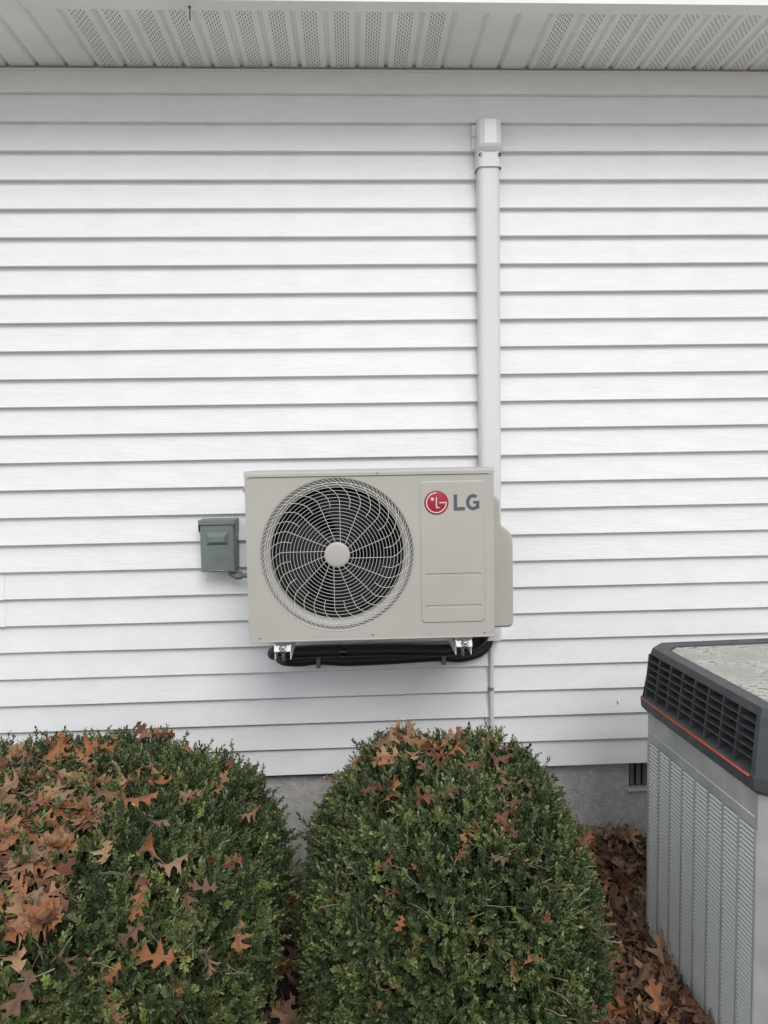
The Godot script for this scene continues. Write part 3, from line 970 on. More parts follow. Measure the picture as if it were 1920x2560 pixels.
# ------------------------------------------------------------------ electrical disconnect
func disconnect_box() -> void:
	var t := thing("disconnect_box", "grey green metal electrical disconnect box mounted on the white siding", "electrical box")
	var z0 := 0.014; var z1 := 0.100
	var st := st_new()
	rbox(st, Vector3(-0.562, 1.228, z0), Vector3(-0.4365, 1.41, z1 - 0.008), 0.002)
	part("housing", st, M.box_green, t)
	st = st_new()
	rbox(st, Vector3(-0.563, 1.2255, z1 - 0.006), Vector3(-0.4415, 1.3975, z1), 0.0015)
	rbox(st, Vector3(-0.563, 1.2255, z1 - 0.040), Vector3(-0.5612, 1.3975, z1 - 0.006), 0.0005)
	var door := part("door", st, M.box_green, t)
	# hood with side cheeks
	st = st_new()
	rbox(st, Vector3(-0.5685, 1.3985, z0), Vector3(-0.4345, 1.4165, z1 + 0.005), 0.0015)
	for x in [-0.5685, -0.4362]:
		prism_zy(st, [Vector2(z0, 1.3984), Vector2(z1 + 0.005, 1.3984), Vector2(z1 + 0.004, 1.392), Vector2(z1 - 0.004, 1.371), Vector2(z0, 1.371)], x, x + 0.0017)
	part("hood", st, M.box_green, t)
	# pressed handle
	st = st_new()
	var o := [Vector3(-0.5415, 1.3245, z1), Vector3(-0.4615, 1.3245, z1), Vector3(-0.4605, 1.3705, z1), Vector3(-0.5425, 1.3705, z1)]
	var i := [Vector3(-0.530, 1.3365, z1 + 0.011), Vector3(-0.474, 1.3365, z1 + 0.011), Vector3(-0.4745, 1.3555, z1 + 0.011), Vector3(-0.530, 1.3555, z1 + 0.011)]
	for k in 4: quad(st, o[k], o[(k + 1) % 4], i[(k + 1) % 4], i[k])
	quad(st, i[0], i[1], i[2], i[3])
	part("handle", st, M.box_green, door)
	# embossed oval mark
	st = st_new(true)
	var el := []
	for k in 25:
		var a := deg_to_rad(lerpf(110.0, 430.0, k / 24.0))
		el.append(Vector3(-0.502 + 0.0265 * cos(a), 1.2775 + 0.0115 * sin(a), z1 + 0.0002))
	tube(st, el, 0.0013, 5)
	for x in [-0.508, -0.497]:
		tube(st, [Vector3(x, 1.273, z1 + 0.0002), Vector3(x, 1.293, z1 + 0.0002)], 0.0012, 5)
		tube(st, [Vector3(x - 0.003, 1.300, z1 + 0.0002), Vector3(x + 0.003, 1.3002, z1 + 0.0002)], 0.0010, 5)
	for k in 5:
		var x := -0.520 + 0.009 * k
		var y := 1.2575 - 0.0035 * sin(PI * (k + 0.5) / 5.0)
		tube(st, [Vector3(x - 0.002, y + 0.003, z1 + 0.0002), Vector3(x + 0.0025, y + 0.0015, z1 + 0.0002), Vector3(x, y - 0.002, z1 + 0.0002)], 0.0008, 4)
	part("embossed_mark", st, M.box_green, door)
	st = st_new(true)
	tube(st, [Vector3(-0.528, 1.2235, z1 + 0.001), Vector3(-0.527, 1.2305, z1 + 0.002), Vector3(-0.482, 1.2305, z1 + 0.002), Vector3(-0.481, 1.2235, z1 + 0.001)], 0.0014, 6)
	part("hasp", st, M.zinc, t)
	# conduit whip to the heat pump
	t = thing("conduit", "short grey flexible conduit bending from electrical box into the heat pump", "conduit")
	st = st_new(true)
	tube(st, curve([Vector3(-0.466, 1.232, 0.07), Vector3(-0.464, 1.222, 0.07), Vector3(-0.457, 1.212, 0.07), Vector3(-0.446, 1.2065, 0.07), Vector3(-0.43, 1.2055, 0.07)], 5), 0.0105, 14)
	part("elbow", st, M.conduit, t)
	st = st_new()
	tube(st, [Vector3(-0.447, 1.206, 0.07), Vector3(-0.443, 1.206, 0.07), Vector3(-0.425, 1.2055, 0.07), Vector3(-0.419, 1.2055, 0.07)], [0.0115, 0.0145, 0.0145, 0.0125], 6)
	part("coupling_nut", st, M.conduit, t)
	st = st_new(true)
	tube(st, curve([Vector3(-0.42, 1.2055, 0.07), Vector3(-0.39, 1.205, 0.075), Vector3(-0.34, 1.205, 0.11), Vector3(-0.30, 1.21, 0.20)], 6), 0.0085, 12)
	part("flexible_tube", st, M.conduit, t)

func prism_zy(st: SurfaceTool, poly: Array, x0: float, x1: float) -> void:
	var n := poly.size()
	for k in n:
		var a: Vector2 = poly[k]; var b: Vector2 = poly[(k + 1) % n]
		quad(st, Vector3(x0, a.y, a.x), Vector3(x1, a.y, a.x), Vector3(x1, b.y, b.x), Vector3(x0, b.y, b.x))
	for k in range(1, n - 1):
		tri(st, Vector3(x0, poly[0].y, poly[0].x), Vector3(x0, poly[k].y, poly[k].x), Vector3(x0, poly[k + 1].y, poly[k + 1].x))
		tri(st, Vector3(x1, poly[0].y, poly[0].x), Vector3(x1, poly[k + 1].y, poly[k + 1].x), Vector3(x1, poly[k].y, poly[k].x))

# ------------------------------------------------------------------ condenser
func octagon(a: float, b: float, ch: float, off: float, y: float) -> Array:
	# plan of the cabinet in local axes: u 0..a (away to the right), s -ch..b (towards the viewer), grown outward by off
	var u0 := -off; var u1 := a + off; var s0 := -ch - off; var s1 := b + ch + off
	var c := ch + off * 0.41
	return [Vector3(u0, y, s0 + c), Vector3(u0, y, s1 - c), Vector3(u0 + c, y, s1), Vector3(u1 - c, y, s1), Vector3(u1, y, s1 - c), Vector3(u1, y, s0 + c), Vector3(u1 - c, y, s0), Vector3(u0 + c, y, s0)]

func skin(st: SurfaceTool, a: Array, b: Array, sides := []) -> void:
	for i in a.size():
		if sides.size() > 0 and not (i in sides): continue
		var j := (i + 1) % a.size()
		quad(st, a[i], a[j], b[j], b[i])

func fill(st: SurfaceTool, a: Array) -> void:
	for k in range(1, a.size() - 1): tri(st, a[0], a[k], a[k + 1])

func condenser() -> void:
	var t := thing("condenser", "weathered grey green air conditioner condenser with charcoal top and orange stripe", "air conditioner", Vector3(0.9137, 0.0, 0.560))
	t.rotation.y = deg_to_rad(3.0)
	var A := 0.66; var B := 0.570; var C := 0.062
	var yb := 0.05; var ylip := 0.832; var yor := 0.862; var ygb := 0.878; var ygt := 1.004; var yt := 1.024
	# pad and cabinet
	var st := st_new()
	rbox(st, Vector3(0.01, -0.02, -0.06), Vector3(A, yb - 0.001, B + 0.06), 0.01)
	part("pad", st, M.stucco, t)
	var lt := 0.727; var lb := 0.10
	st = st_new()
	# corner posts, top and bottom bands; the louvred sides are set in
	skin(st, octagon(A, B, C, 0, yb), octagon(A, B, C, 0, lb))
	skin(st, octagon(A, B, C, 0, lt), octagon(A, B, C, 0, ylip + 0.004))
	skin(st, octagon(A, B, C, 0, lb), octagon(A, B, C, 0, lt), [1, 3, 5, 7])
	part("cabinet", st, M.cond_green, t)
	st = st_new()
	skin(st, octagon(A, B, C, -0.022, lb - 0.02), octagon(A, B, C, -0.022, lt + 0.02))
	part("coil_backing", st, M.coil, t)
	# bead line pressed above the louvres
	st = st_new(true)
	tube(st, [Vector3(-0.0004, lt + 0.030, 0.008), Vector3(-0.0004, lt + 0.030, B - 0.012)], 0.0016, 6)
	part("pressed_bead", st, M.cond_slat, t)
	# louvred side towards the shrubs: ribs and slats
	var cols := 8
	var pitch := (B - 0.012) / cols
	for i in cols + 1:
		st = st_new()
		var s := 0.006 + pitch * i
		rbox(st, Vector3(-0.002, lb, s - 0.0045), Vector3(0.012, lt, s + 0.0045), 0.001)
		part("rib", st, M.cond_green, t)
	st = st_new()
	box(st, Vector3(-0.0005, lb, -0.002), Vector3(0.004, lt, 0.001))
	box(st, Vector3(-0.0005, lb, B - 0.003), Vector3(0.004, lt, B))
	part("edge_strip", st, M.cond_green, t)
	var n := 52
	var dy := (lt - lb) / n
	st = st_new()
	var L := pitch - 0.009
	slat(st, L, dy)
	var sm := finish(st)
	for i in range(cols - 1, -1, -1):
		var s0 := 0.006 + pitch * i + 0.0045
		if i >= 3:
			for k in n:
				put("louvre", sm, M.cond_slat, t, Transform3D(Basis(), Vector3(0, lb + dy * k, s0)))
	st = st_new()
	for i in 3:
		for k in n: slat(st, L, dy, Vector3(0, lb + dy * k, 0.006 + pitch * i + 0.0045))
	part("louvre_bank", st, M.cond_slat, t).set_meta("kind", "stuff")
	# louvres and ribs of the other sides, joined
	var W := A - 2.0 * C
	for e in [[W, Transform3D(Basis(Vector3.UP, PI * 0.5), Vector3(C, 0, B + C))], [B, Transform3D(Basis(Vector3.UP, PI), Vector3(A, 0, B))], [W, Transform3D(Basis(Vector3.UP, -PI * 0.5), Vector3(A - C, 0, -C))]]:
		var pw: float = (e[0] - 0.012) / cols
		st = st_new()
		for i in cols:
			for k in n: slat(st, pw - 0.009, dy, Vector3(0, lb + dy * k, 0.006 + pw * i + 0.0045))
		put("louvre_bank", finish(st), M.cond_slat, t, e[1]).set_meta("kind", "stuff")
		st = st_new()
		for i in cols + 1:
			var sz := 0.006 + pw * i
			rbox(st, Vector3(-0.002, lb, sz - 0.0045), Vector3(0.012, lt, sz + 0.0045), 0.001)
		put("rib_bank", finish(st), M.cond_green, t, e[1]).set_meta("kind", "stuff")
	# charcoal cap: skirt, ledge, grille frame, rim
	st = st_new()
	skin(st, octagon(A, B, C, 0.004, ylip - 0.012), octagon(A, B, C, 0.018, ylip + 0.002))
	skin(st, octagon(A, B, C, 0.018, ylip + 0.002), octagon(A, B, C, 0.020, yor + 0.003))
	skin(st, octagon(A, B, C, 0.020, yor + 0.003), octagon(A, B, C, -0.03, ygb + 0.004))
	skin(st, octagon(A, B, C, -0.004, ygt), octagon(A, B, C, -0.010, yt))
	skin(st, octagon(A, B, C, -0.010, yt), octagon(A, B, C, -0.052, yt - 0.001))
	skin(st, octagon(A, B, C, -0.052, yt - 0.001), octagon(A, B, C, -0.054, yt - 0.020))
	skin(st, octagon(A, B, C, -0.004, ygt), octagon(A, B, C, -0.05, ygt - 0.003))
	part("cap", st, M.cond_cap, t)
	# corner posts of the cap
	st = st_new()
	var lo := octagon(A, B, C, 0.016, yor); var hi := octagon(A, B, C, -0.004, ygt)
	for i in [0, 2, 4, 6]:
		var j: int = (i + 1) % 8
		# a post at each end of each long side, and the chamfers between the sides
		var d: Vector3 = (lo[j] - lo[i]).normalized()
		var w := 0.016
		if not (i == 0):
			quad(st, lo[i], lo[i] + d * w, hi[i] + d * w, hi[i])
		quad(st, lo[j] - d * w, lo[j], hi[j], hi[j] - d * w)
	for i in [1, 3, 5, 7]:
		var j: int = (i + 1) % 8
		quad(st, lo[i], lo[j], hi[j], hi[i])
	part("cap_post", st, M.cond_cap, t)
	# grille towards the shrubs, bar by bar
	for k in 5:
		var f := (k + 1) / 6.0
		var y := lerpf(ygb, ygt, f)
		var x := lerpf(-0.012, 0.002, f)
		st = st_new()
		rbox(st, Vector3(x, y - 0.0016, 0.002), Vector3(x + 0.030, y + 0.0014, B - 0.012), 0.0006)
		part("grille_bar", st, M.cond_cap, t)
	for k in range(0, 8):
		var s := lerpf(0.001, B - 0.014, float(k) / 8.0)
		st = st_new()
		prism_xy_at(st, [Vector2(-0.014, ygb - 0.012), Vector2(0.0, ygt), Vector2(0.045, ygt), Vector2(0.045, ygb)], s - 0.0013, s + 0.0013)
		part("grille_divider", st, M.cond_cap, t)
	# inner drum wall behind the grille
	st = st_new()
	skin(st, octagon(A, B, C, -0.055, ygb - 0.03), octagon(A, B, C, -0.055, ygt))
	part("fan_housing", st, M.coil, t)
	# other three sides: bars joined to the cap
	st = st_new()
	for k in 5:
		var f := (k + 1) / 6.0
		var y := lerpf(ygb, ygt, f)
		var o := octagon(A, B, C, lerpf(0.012, -0.002, f), y); var o2 := octagon(A, B, C, lerpf(0.012, -0.002, f) - 0.03, y + 0.0005)
		skin(st, o, o2, [2, 4, 6])
	for i in [2, 4, 6]:
		var a: Array = octagon(A, B, C, 0.012, ygb - 0.008); var b: Array = octagon(A, B, C, -0.004, ygt)
		var ai: Array = octagon(A, B, C, -0.04, ygb - 0.008); var bi: Array = octagon(A, B, C, -0.05, ygt)
		for k in range(1, 8):
			var f := k / 8.0
			quad(st, a[i].lerp(a[(i + 1) % 8], f), ai[i].lerp(ai[(i + 1) % 8], f), bi[i].lerp(bi[(i + 1) % 8], f), b[i].lerp(b[(i + 1) % 8], f))
	part("grille_bank", st, M.cond_cap, t).set_meta("kind", "stuff")
	st = st_new(true)
	tube(st, [Vector3(-0.0205, yor, -0.008), Vector3(-0.0205, yor, B * 0.5), Vector3(-0.0205, yor, B - 0.004)], 0.0030, 8)
	part("stripe", st, M.orange, t)
	# top plate
	st = st_new()
	fill(st, octagon(A, B, C, -0.0545, yt - 0.006))
	skin(st, octagon(A, B, C, -0.0545, yt - 0.03), octagon(A, B, C, -0.0545, yt - 0.006))
	part("top_plate", st, M.cond_plate, t)

func slat(st: SurfaceTool, L: float, dy: float, at := Vector3.ZERO) -> void:
	# scooped louvre: bulges out, lower edge proud
	var p := [Vector2(0.0022, -0.0004), Vector2(-0.0010, 0.0012), Vector2(-0.0006, dy * 0.40), Vector2(0.0030, dy * 0.63)]
	for i in 3:
		var a: Vector2 = p[i]; var b: Vector2 = p[i + 1]
		quad(st, at + Vector3(a.x, a.y, 0), at + Vector3(a.x, a.y, L), at + Vector3(b.x, b.y, L), at + Vector3(b.x, b.y, 0))

func prism_xy_at(st: SurfaceTool, poly: Array, z0: float, z1: float) -> void:
	prism(st, poly, z0, z1)

# ------------------------------------------------------------------ shrubs
# each shrub is a superellipsoid with a lumpy surface
var B_ := [
	{"c": Vector3(-0.885, 0.37, 0.82), "r": Vector3(0.630, 0.378, 0.58), "n": 3.1, "t": -0.05},
	{"c": Vector3(0.236, 0.34, 0.80), "r": Vector3(0.376, 0.442, 0.42), "n": 2.85, "t": 0.05},
]
var lump := FastNoiseLite.new()

func field(b: Dictionary, p: Vector3) -> float:
	# < 1 inside
	var d: Vector3 = (p - b.c) / b.r
	var n: float = b.n
	var w: float = 1.0 - b.t * clampf(d.y, -1.0, 1.0)
	d.x /= w; d.z /= w
	var f := pow(pow(absf(d.x), n) + pow(absf(d.y), n) + pow(absf(d.z), n), 1.0 / n)
	return f + lump.get_noise_3dv(p * 100.0) * 0.11

func shrub_point(b: Dictionary, dir: Vector3) -> Vector3:
	var lo := 0.05; var hi := 1.2
	for k in 16:
		var m := (lo + hi) * 0.5
		if field(b, b.c + dir * m) < 1.0: lo = m
		else: hi = m
	return b.c + dir * lo

func shrub_normal(b: Dictionary, p: Vector3) -> Vector3:
	var e := 0.012
	return Vector3(field(b, p + Vector3(e, 0, 0)) - field(b, p - Vector3(e, 0, 0)), field(b, p + Vector3(0, e, 0)) - field(b, p - Vector3(0, e, 0)), field(b, p + Vector3(0, 0, e)) - field(b, p - Vector3(0, 0, e))).normalized()

func hit_shrub(b: Dictionary, u: float, v: float):
	var d := pixel_ray(u, v)
	var t := 0.6
	while t < 3.2:
		if field(b, CAM + d * t) < 1.0: return CAM + d * t
		t += 0.006
	return null

func small_leaf(st: SurfaceTool, at: Vector3, dir: Vector3, nrm: Vector3, L: float, W: float) -> void:
	var side := dir.cross(nrm).normalized() * W * 0.5
	var up := nrm.normalized() * W * 0.10
	var a := at; var m1 := at + dir * L * 0.42 - up * 0.6; var m2 := at + dir * L * 0.78 - up * 0.3; var tip := at + dir * L
	tri(st, a, m1 + side * 0.9 + up, m1); tri(st, a, m1, m1 - side * 0.9 + up)
	quad(st, m1 + side * 0.9 + up, m2 + side * 0.85 + up, m2, m1); quad(st, m1, m2, m2 - side * 0.85 + up, m1 - side * 0.9 + up)
	tri(st, m2 + side * 0.85 + up, tip, m2); tri(st, m2, tip, m2 - side * 0.85 + up)

func sprig_mesh(seed_: int, L: float, count: int, leaf: float) -> ArrayMesh:
	var r := RandomNumberGenerator.new(); r.seed = seed_
	var st := st_new()
	var pts := []
	var bend := Vector3(r.randf_range(-1, 1), 0, r.randf_range(-1, 1)) * L * 0.18
	for i in 5:
		var f := i / 4.0
		pts.append(Vector3(0, L * f, 0) + bend * f * f)
	st.set_color(Color(1.25, 1.05, 0.8))
	tube(st, pts, [0.0010, 0.0009, 0.0008, 0.0007, 0.0005], 3, false, false)
	for i in count:
		var f := lerpf(0.12, 1.0, (i + 0.5) / count)
		var at: Vector3 = Vector3(0, L * f, 0) + bend * f * f
		var a := i * 2.4 + r.randf_range(-0.4, 0.4)
		var lift := lerpf(0.45, 1.15, f) + r.randf_range(-0.25, 0.25)
		var dir := (Vector3(cos(a), 0, sin(a)) * cos(lift * 0.9) + Vector3.UP * sin(lift * 0.9)).normalized()
		var nrm := (Vector3.UP - dir * dir.y + Vector3(r.randf_range(-0.3, 0.3), 0, r.randf_range(-0.3, 0.3))).normalized()
		var v := r.randf_range(0.72, 1.3)
		st.set_color(Color(v * r.randf_range(0.9, 1.12), v, v * r.randf_range(0.85, 1.1)))
		var sc := r.randf_range(0.75, 1.15)
		small_leaf(st, at, dir, nrm, leaf * sc, leaf * 0.48 * sc)
	return finish(st)

func frame(dir: Vector3, spin: float) -> Basis:
	var y := dir.normalized()
	var x := y.cross(Vector3(0.31, 0.5, 0.81)).normalized()
	var b := Basis(x, y, x.cross(y))
	return b * Basis(Vector3.UP, spin)

func shrubs() -> void:
	lump.seed = 77; lump.frequency = 0.05; lump.fractal_octaves = 3
	var sprigs := [sprig_mesh(1, 0.050, 18, 0.0128), sprig_mesh(2, 0.060, 20, 0.0120), sprig_mesh(3, 0.044, 16, 0.0138)]
	var shoot := sprig_mesh(9, 0.13, 26, 0.0135)
	var info := [["clipped_shrub", "wide clipped evergreen shrub blanketed with brown oak leaves", 36000], ["clipped_shrub", "rounded dome shaped evergreen shrub in front of the heat pump with cut twigs", 32000]]
	for i in 2:
		var b: Dictionary = B_[i]
		var t := thing(info[i][0], info[i][1], "shrub", Vector3(b.c.x, 0, b.c.z), "clipped shrubs along the foundation")
		var buckets := [[], [], []]
		var cols := [[], [], []]
		var total: int = info[i][2]
		var r := RandomNumberGenerator.new(); r.seed = 500 + i
		var tint := FastNoiseLite.new(); tint.seed = 31 + i; tint.frequency = 0.05
		var dead := FastNoiseLite.new(); dead.seed = 91 + i; dead.frequency = 0.09
		var gap := FastNoiseLite.new(); gap.seed = 61 + i; gap.frequency = 0.16
		var made := 0
		while made < total:
			var d := Vector3(r.randfn(), r.randfn(), r.randfn()).normalized()
			var p := shrub_point(b, d)
			if p.y < 0.02: continue
			# the side turned to the wall is thinner
			if d.z < -0.55 and d.y < 0.5 and r.randf() < 0.6: continue
			var depth := pow(r.randf(), 1.5) * 0.15 - 0.004 - (r.randf() * 0.03 if r.randf() < 0.16 else 0.0)
			# thin spots where the inner growth shows
			if depth < 0.05 and gap.get_noise_3dv(p * 100.0) > 0.08: continue
			var nrm := shrub_normal(b, p)
			p -= nrm * depth
			var dir := (nrm * 0.9 + Vector3.UP * 0.55 + Vector3(r.randfn(), r.randfn(), r.randfn()) * 0.42).normalized()
			var sc := r.randf_range(0.8, 1.2)
			var xf := Transform3D(frame(dir, r.randf() * TAU).scaled(Vector3.ONE * sc), p - t.position - dir * 0.03)
			var q := r.randi() % 3
			buckets[q].append(xf)
			var g := tint.get_noise_3dv(p * 100.0) * 0.5 + r.randfn() * 0.22
			var c := Color(0.030, 0.052, 0.019).lerp(Color(0.190, 0.222, 0.080), clampf(0.33 + g * 1.35, 0, 1))
			if r.randf() < 0.02: c = Color(0.22, 0.25, 0.07)
			if dead.get_noise_3dv(p * 100.0) > 0.44 and r.randf() < 0.5: c = Color(0.24, 0.13, 0.06)
			cols[q].append(c)
			made += 1
		for q in 3: mm("foliage", sprigs[q], buckets[q], cols[q], M.foliage, t)
		# longer free shoots
		var xs := []; var cs := []
		for k in (260 if i == 0 else 200):
			var d := Vector3(r.randfn(), absf(r.randfn()) * 0.9, r.randfn()).normalized()
			if i == 0 and k % 3 == 0: d = Vector3(0.75 + r.randf() * 0.4, 0.55 + r.randf() * 0.6, -0.6 + r.randf() * 0.9).normalized()
			var p := shrub_point(b, d)
			var dir := (shrub_normal(b, p) * 0.6 + Vector3.UP * 0.9 + Vector3(r.randfn(), r.randfn(), r.randfn()) * 0.3).normalized()
			xs.append(Transform3D(frame(dir, r.randf() * TAU).scaled(Vector3.ONE * r.randf_range(0.6, 1.0)), p - t.position - dir * 0.075))
			cs.append(Color(0.06, 0.10, 0.034).lerp(Color(0.11, 0.15, 0.045), r.randf()))
		mm("foliage", shoot, xs, cs, M.foliage, t)
		# branching stems inside
		for k in 14:
			var a := TAU * k / 14.0 + r.randf() * 0.3
			var root := Vector3(cos(a) * 0.05, 0.01, sin(a) * 0.05)
			var d := Vector3(cos(a), r.randf_range(0.1, 1.6), sin(a)).normalized()
			var tip := (shrub_point(b, d) - t.position) * 0.92 + root * 0.08
			var mid := root.lerp(tip, 0.5) + Vector3(0, 0.06, 0)
			var st := st_new(true)
			tube(st, curve([root, mid, tip], 5), [0.014, 0.013, 0.012, 0.011, 0.010, 0.009, 0.008, 0.007, 0.006, 0.005, 0.004], 6)
			part("stem", st, M.stem, t)
		# clipped twig ends that stick out of the foliage
		var nt := 30 if i == 0 else 70
		for k in nt:
			var u: float; var v: float
			if i == 0:
				u = r.randf_range(40, 700); v = r.randf_range(2050, 2540)
			elif k < 42:
				u = r.randf_range(1180, 1500); v = r.randf_range(2120, 2550)
			else:
				u = r.randf_range(790, 1200); v = r.randf_range(2060, 2540)
			var p = hit_shrub(b, u, v)
			if p == null: continue
			var nrm := shrub_normal(b, p)
			var bias := Vector3(0.75, 0.05, 0.1) if (i == 1 and k < 42) else Vector3(r.randf_range(-1, 1), r.randf_range(-0.4, 0.6), 0.0)
			var dir := (nrm * 0.55 + bias + Vector3(r.randfn(), r.randfn(), r.randfn()) * 0.25).normalized()
			var L := r.randf_range(0.04, 0.10)
			var s: Vector3 = p - t.position - dir * 0.04 + nrm * 0.008
			var w := r.randf_range(0.0007, 0.0014)
			var st := st_new(true)
			var pts := [s]
			var d2 := dir
			for q in 4:
				d2 = (d2 + Vector3(r.randfn(), r.randfn(), r.randfn()) * 0.16).normalized()
				pts.append(pts[q] + d2 * L * 0.25)
			tube(st, pts, [w * 1.2, w * 1.1, w, w * 0.9, w * 0.85], 5)
			if r.randf() < 0.6:
				var fd := (d2 + Vector3(r.randfn(), r.randfn(), r.randfn()) * 0.8).normalized()
				var at: Vector3 = pts[2]
				tube(st, [at, at + fd * L * 0.22, at + fd * L * 0.40 + Vector3(0, 0.003, 0)], [w * 0.8, w * 0.7, w * 0.5], 4)
			part("clipped_twig", st, M.twig if r.randf() < 0.7 else M.twig_green, t)

func mm(called: String, mesh: Mesh, xs: Array, cs: Array, m: Material, parent: Node3D) -> MultiMeshInstance3D:
	var q := MultiMesh.new()
	q.transform_format = MultiMesh.TRANSFORM_3D
	q.use_colors = true
	q.mesh = mesh
	q.instance_count = xs.size()
	for i in xs.size():
		q.set_instance_transform(i, xs[i])
		q.set_instance_color(i, cs[i])
	var o := MultiMeshInstance3D.new()
	o.name = called
	o.multimesh = q
	o.material_override = m
	parent.add_child(o, true)
	o.set_meta("kind", "stuff")
	return o

# ------------------------------------------------------------------ oak leaves
func oak_mesh(seed_: int, rich := true) -> ArrayMesh:
	var r := RandomNumberGenerator.new(); r.seed = seed_
	# half outline as (along, across); lobes with bristle points and deep sinuses
	var half := [[0.00, 0.006], [0.05, 0.03], [0.11, 0.10], [0.135, 0.20], [0.19, 0.13], [0.215, 0.06], [0.27, 0.055], [0.33, 0.14], [0.385, 0.29], [0.43, 0.405], [0.445, 0.30], [0.50, 0.335], [0.465, 0.20], [0.48, 0.085], [0.54, 0.06], [0.61, 0.12], [0.69, 0.235], [0.75, 0.33], [0.755, 0.22], [0.815, 0.225], [0.765, 0.125], [0.785, 0.06], [0.84, 0.07], [0.895, 0.145], [0.915, 0.075], [1.0, 0.0]]
	var poly := PackedVector2Array()
	var sides := []
	for s in [1.0, -1.0]:
		var k := r.randf_range(0.85, 1.12)
		var sh := r.randf_range(-0.03, 0.03)
		var line := []
		var lobe := [r.randf_range(0.6, 1.2), r.randf_range(0.8, 1.15), r.randf_range(0.7, 1.2), r.randf_range(0.6, 1.3)]
		for h in half:
			var t: float = h[0]; var w: float = h[1]
			w *= lobe[0 if t < 0.22 else (1 if t < 0.52 else (2 if t < 0.79 else 3))]
			var y := t + (sh if t > 0.1 and t < 0.9 else 0.0) + r.randf_range(-0.010, 0.010) * (1.0 if t > 0.05 and t < 0.97 else 0.0)
			line.append(Vector2(s * w * k * r.randf_range(0.9, 1.1), y))
		sides.append(line)
	var kx := r.randf_range(1.8, 5.8) * (1.0 if r.randf() < 0.65 else -1.0)
	var ky := r.randf_range(0.4, 2.4) * (1.0 if r.randf() < 0.6 else -1.0)
	var tw := r.randf_range(-0.9, 0.9)
	var ph := r.randf() * TAU
	var fr := r.randf_range(5.0, 9.0)
	var side_k := r.randf_range(0.5, 1.5)
	var bend := func(p: Vector2) -> Vector3:
		var k := kx * (side_k if p.x > 0.0 else 2.0 - side_k)
		var y := p.y - 0.42
		var h := (1.0 - cos(k * p.x)) / k + (1.0 - cos(ky * y)) / ky + tw * p.x * y + 0.05 * sin(ph + fr * p.y + 5.0 * p.x) * (absf(p.x) * 2.0 + 0.15)
		return Vector3(sin(k * p.x) / k, h, -sin(ky * y) / ky)
	var st := st_new(true)
	for line in sides:
		var pv := PackedVector2Array(line)
		for k in range(11, 0, -1): pv.append(Vector2(0, k / 12.0))
		var tr := Geometry2D.triangulate_polygon(pv)
		for i in range(0, tr.size(), 3):
			var a := pv[tr[i]]; var b := pv[tr[i + 1]]; var c := pv[tr[i + 2]]
			if (b - a).cross(c - a) < 0.0:
				var s := b; b = c; c = s
			tri(st, bend.call(a), bend.call(b), bend.call(c))
	if rich:
		# petiole and raised midrib with side veins belong to the leaf
		var mid := []
		for i in 12: mid.append(bend.call(Vector2(0, i / 11.5)) + Vector3(0, 0.003, 0))
		tube(st, mid, [0.010, 0.010, 0.009, 0.009, 0.008, 0.008, 0.007, 0.006, 0.005, 0.004, 0.003, 0.002], 4, false, false)
		var pa: Vector3 = bend.call(Vector2(0, 0))
		var out := Vector3(r.randf_range(-0.08, 0.08), r.randf_range(0.0, 0.16), 0.30)
		tube(st, [pa, pa + out * 0.5 + Vector3(0, 0.02, 0), pa + out], [0.011, 0.008, 0.010], 4)
	return finish(st)

var oak_variants := []
func oak(label: String, group: String, at: Vector3, nrm: Vector3, size: float, spin: float, tone: int, variant: int) -> void:
	var o := MeshInstance3D.new()
	o.name = numbered("oak_leaf")
	o.mesh = oak_variants[variant]
	o.material_override = M.oak[tone]
	add_child(o)
	o.transform = Transform3D(frame(nrm, spin).scaled(Vector3.ONE * size), at)
	o.set_meta("label", label % ["pale tan", "orange brown", "rusty orange", "dark red brown", "dull dark brown", "dusty tan"][tone]); o.set_meta("category", "leaf")
	if group != "": o.set_meta("group", group)

